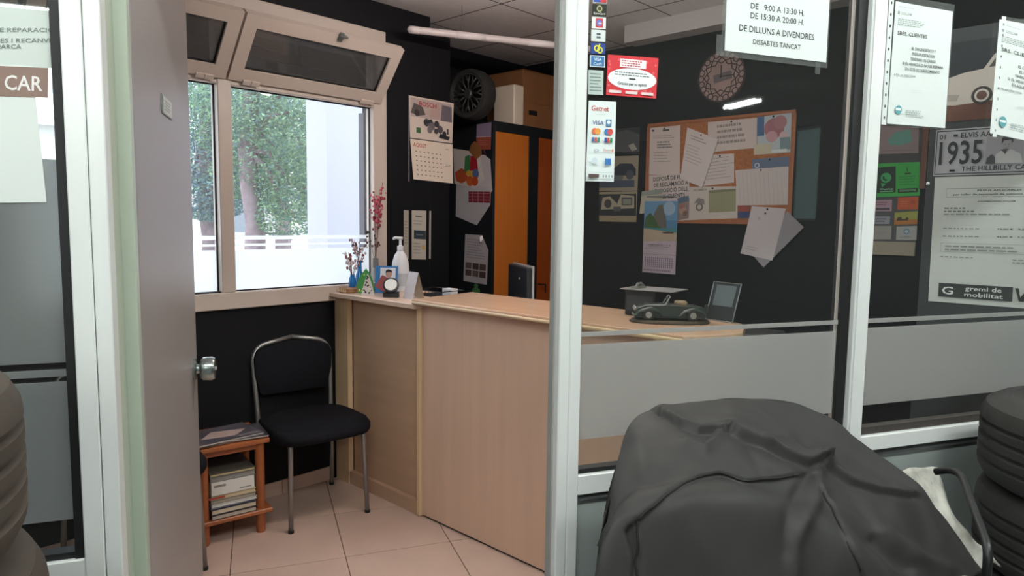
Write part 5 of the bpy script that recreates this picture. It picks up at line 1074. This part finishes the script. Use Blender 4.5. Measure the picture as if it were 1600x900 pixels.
m = MB(); m.grid([gv[i * NC:(i + 1) * NC] for i in range(len(grid))]); co = m.build('cloth', M_cover, cv, smooth=True)
sd = co.modifiers.new('thickness', 'SOLIDIFY'); sd.thickness = .003; sd.offset = -1
for nm, pl in (('seam', [(995, 812), (1018, 792), (1040, 775), (1065, 757), (1090, 745), (1125, 738), (1140, 744), (1165, 752), (1215, 747), (1262, 738)]), ('seam', [(1285, 770), (1298, 792), (1310, 815), (1330, 860), (1350, 905)]), ('seam', [(995, 812), (997, 850), (992, 880), (996, 930)])):
    pts = []
    for (ax, ay), (bx_, by) in zip(pl, pl[1:]):
        for s_ in range(4):
            x, y = ax + (bx_ - ax) * s_ / 4, ay + (by - ay) * s_ / 4
            best = min((p for p in gv[14 * NC:]), key=lambda p: (proj(p)[0] - x) ** 2 + (proj(p)[1] - y) ** 2); 
            if not pts or (best - pts[-1]).length > .004: pts.append(best)
    if len(pts) > 2:
        pts = [pts[0]] + [(pts[i - 1] + pts[i] * 2 + pts[i + 1]) / 4 for i in range(1, len(pts) - 1)] + [pts[-1]]
        MB().tube(pts, .0022, 6).build(nm, mat('seam_black', '161616', .8), cv, smooth=True)
# stained rag hanging from the cover
la = [(1404, 741, 1.13), (1425, 760, 1.115), (1450, 792, 1.09), (1480, 832, 1.065), (1508, 868, 1.045), (1530, 896, 1.03)]
lb_ = [(1462, 733, 1.15), (1471, 752, 1.14), (1478, 785, 1.11), (1502, 825, 1.085), (1535, 857, 1.065), (1564, 884, 1.045)]
A_, B_ = resample([ppt(*p) for p in la], 26), resample([ppt(*p) for p in lb_], 26)
rows = [[p.lerp(q, t / 8) + V((0, 0, .012 * math.sin(t / 8 * 3.14) + .004 * math.sin(i * .9 + t))) for t in range(9)] for i, (p, q) in enumerate(zip(A_, B_))]
rg = thing('stained_rag', 'white paint stained rag lying beside the cover', 'rag', None)
Mrag = mat('stained_cotton', 'b8b7ae', .9, var=.3, scale=14, bump=.1, sub='77746c')
o = MB().grid(rows).build('cloth', Mrag, rg, smooth=True); sd = o.modifiers.new('thickness', 'SOLIDIFY'); sd.thickness = .003
def blot(i, t, r_, c): 
    p = rows[i][t] + (EYE - rows[i][t]).normalized() * .003; u = (rows[i + 1][t] - rows[i][t]).normalized(); w_ = (rows[i][t + 1] - rows[i][t]).normalized()
    MB().add([p + u * r_ * math.cos(a) * (1 + .4 * math.sin(3 * a)) + w_ * r_ * .7 * math.sin(a) for a in [x_ * .524 for x_ in range(12)]], [tuple(range(12))]).build('stain', P(c), rg, fix=False)
blot(5, 6, .008, 'a8383c'); blot(17, 2, .007, '4a6a9a'); blot(9, 3, .012, '8a877e'); blot(14, 5, .008, '9a8a68'); blot(3, 4, .014, '8f8d86')
# bent black tube (handle of a trolley) and its tray
tr2 = thing('trolley', 'black trolley with a bent tube handle by the tyres', 'trolley', None)
tp_ = [ppt(*p) for p in ((1462, 737, 1.0), (1485, 734, .97), (1503, 742, .93), (1520, 790, .84), (1545, 858, .72))]
low_ = tp_[-1] - V((0, 0, .62)); 
MB().tube(bend(tp_ + [V((low_.x, low_.y, .03))], .03), .007, 10).build('handle', M_dark, tr2, smooth=True)
e0, e1_ = ppt(1500, 896, .62), ppt(1660, 852, .55)
uu = (e1_ - e0); uu.z = 0; uu.normalize(); pq = frame(V((e0.x, e0.y, e0.z)), uu, UP.cross(uu), UP)
MB().box(0, -.28, -.03, .42, .0, .0).build('tray', mat('oily_steel', '5d5c56', .5, .6, var=.3, scale=10), tr2, pq, bevel=.003)
for x in (.02, .40): MB().box(x - .01, -.02, -e0.z, x + .01, 0, -.03).build('leg', M_dark, tr2, pq)
for x in (.02, .40): MB().box(x - .01, -.28, -e0.z, x + .01, -.26, -.03).build('leg', M_dark, tr2, pq)
# ================================================================== OUTSIDE THE WINDOW
tag(MB().box(-30, YA + .2, -.25, 40, 60, -.15).build('ground', mat('pale_pavement', 'c8c5c0', .9, var=.08, scale=1)), 'pale street pavement outside', 'pavement', kind='structure')
oc_ = MB().box(onp(FW, 511, 300, -3.2)[0], YA + 3.2, -.2, onp(FW, 700, 300, -3.2)[0], YA + 3.6, 4).build('outside_column', mat('pale_render', 'a9aab8', .9)); tag(oc_, 'pale rendered pillar outside the window', 'pillar', kind='structure')
gx = onp(FW, 561, 300, -.15)[0]
tag(MB().box(gx, YA + .1, 1.0, gx + .012, YA + .15, 2.06).build('shutter_guide', mat('guide_dark', '3c4250', .5)), 'dark vertical shutter guide beside the pillar', 'shutter guide')
def tree(label, px, py, d, lean, blobs, seed, r0=.16, n=5200, col=('6f8f74', '8aab84', '5d7d7a')):
    base = far(px, py, d); base.z = -.15
    t = thing('pine_tree', label, 'tree', tm(base.x, base.y, -.15), 'pine trees across the street')
    topv = lean - base; pts = [V((0, 0, 0)).lerp(V((topv.x, topv.y, topv.z)), k / 8) + V((.04 * math.sin(k * 1.7 + seed), .03 * math.cos(k * 1.3), 0)) for k in range(9)]
    MB().tube(pts, [r0 * (1 - .05 * k) for k in range(9)], 12).build('trunk', mat('pine_bark', '85777c', .95, var=.25, scale=9, bump=.4), t, smooth=True)
    rn = random.Random(seed); ms = [MB() for _ in col]; br = MB(); tot = sum(b[3] for b in blobs)
    for (bx_, by, dd, rr, ry) in blobs:
        c = far(bx_, by, dd) - base
        br.tube([pts[5], pts[5].lerp(c, .5) + V((0, 0, .2)), c], [.05, .035, .015], 6)
        for _ in range(int(5 * n * rr / tot)):
            while True:
                q = V((rn.uniform(-1, 1), rn.uniform(-1, 1), rn.uniform(-1, 1)))
                if q.length < 1: break
            q = q.normalized() * q.length ** .4
            p = c + V((q.x * rr, q.y * rr, q.z * ry)); s_ = rn.uniform(.018, .042) * dd / 10
            u = V((rn.gauss(0, 1), rn.gauss(0, 1), rn.gauss(0, 1))).normalized(); w_ = u.orthogonal().normalized()
            ms[rn.randrange(len(col))].add([p - u * s_, p + w_ * s_ * .4, p + u * s_, p - w_ * s_ * .4], [(0, 1, 2, 3)])
    br.build('branches', mat('pine_bark', '8a7a78', .95), t, smooth=True)
    for m, c in zip(ms, col): tag(m.build('needles', mat('needle_' + c, c, .8), t, fix=False), kind='stuff')
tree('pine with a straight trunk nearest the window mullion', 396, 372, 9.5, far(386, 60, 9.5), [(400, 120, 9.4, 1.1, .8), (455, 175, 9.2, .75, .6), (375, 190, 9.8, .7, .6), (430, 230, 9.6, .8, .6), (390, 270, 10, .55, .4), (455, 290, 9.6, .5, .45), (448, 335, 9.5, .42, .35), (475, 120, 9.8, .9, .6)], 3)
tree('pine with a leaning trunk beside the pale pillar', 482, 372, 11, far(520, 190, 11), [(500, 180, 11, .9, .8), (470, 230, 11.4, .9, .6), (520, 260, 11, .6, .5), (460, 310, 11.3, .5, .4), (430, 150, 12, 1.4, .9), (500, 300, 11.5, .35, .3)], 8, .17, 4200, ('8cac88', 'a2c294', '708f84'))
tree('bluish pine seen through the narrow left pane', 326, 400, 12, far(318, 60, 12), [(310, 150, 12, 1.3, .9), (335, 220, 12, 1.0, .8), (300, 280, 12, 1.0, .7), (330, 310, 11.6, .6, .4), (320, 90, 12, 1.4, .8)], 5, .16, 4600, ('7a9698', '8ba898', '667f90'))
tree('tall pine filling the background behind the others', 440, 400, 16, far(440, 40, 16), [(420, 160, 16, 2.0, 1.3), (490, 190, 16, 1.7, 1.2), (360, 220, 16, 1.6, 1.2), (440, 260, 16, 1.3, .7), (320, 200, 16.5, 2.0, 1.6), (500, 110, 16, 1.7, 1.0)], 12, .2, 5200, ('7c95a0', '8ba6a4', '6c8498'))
bd = thing('street_building', 'white low building across the street', 'building', tm(4, 24, -.15))
MB().box(-9, 0, 0, 14, 5, 4.2).build('wall', mat('white_render', 'd8d6d2', .9), bd); MB().box(-9.2, -.3, 4.2, 14.2, 5, 4.5).build('cornice', mat('white_render', 'd8d6d2', .9), bd)
for k in range(6):
    wv = MB().box(-7 + k * 3.4, -.05, 1.0, -5.4 + k * 3.4, 0, 2.6).build('window', mat('bwin_frame', 'b9bcc0', .6), bd); MB().box(-6.9 + k * 3.4, -.07, 1.1, -5.5 + k * 3.4, -.05, 2.5).build('pane', mat('bwin_pane', '77828a', .2), wv)
lw_ = MB().box(-6, 13, -.15, 24, 13.25, .75).build('street_wall', mat('white_render', 'd8d6d2', .9)); tag(lw_, 'low white wall along the street', 'wall')
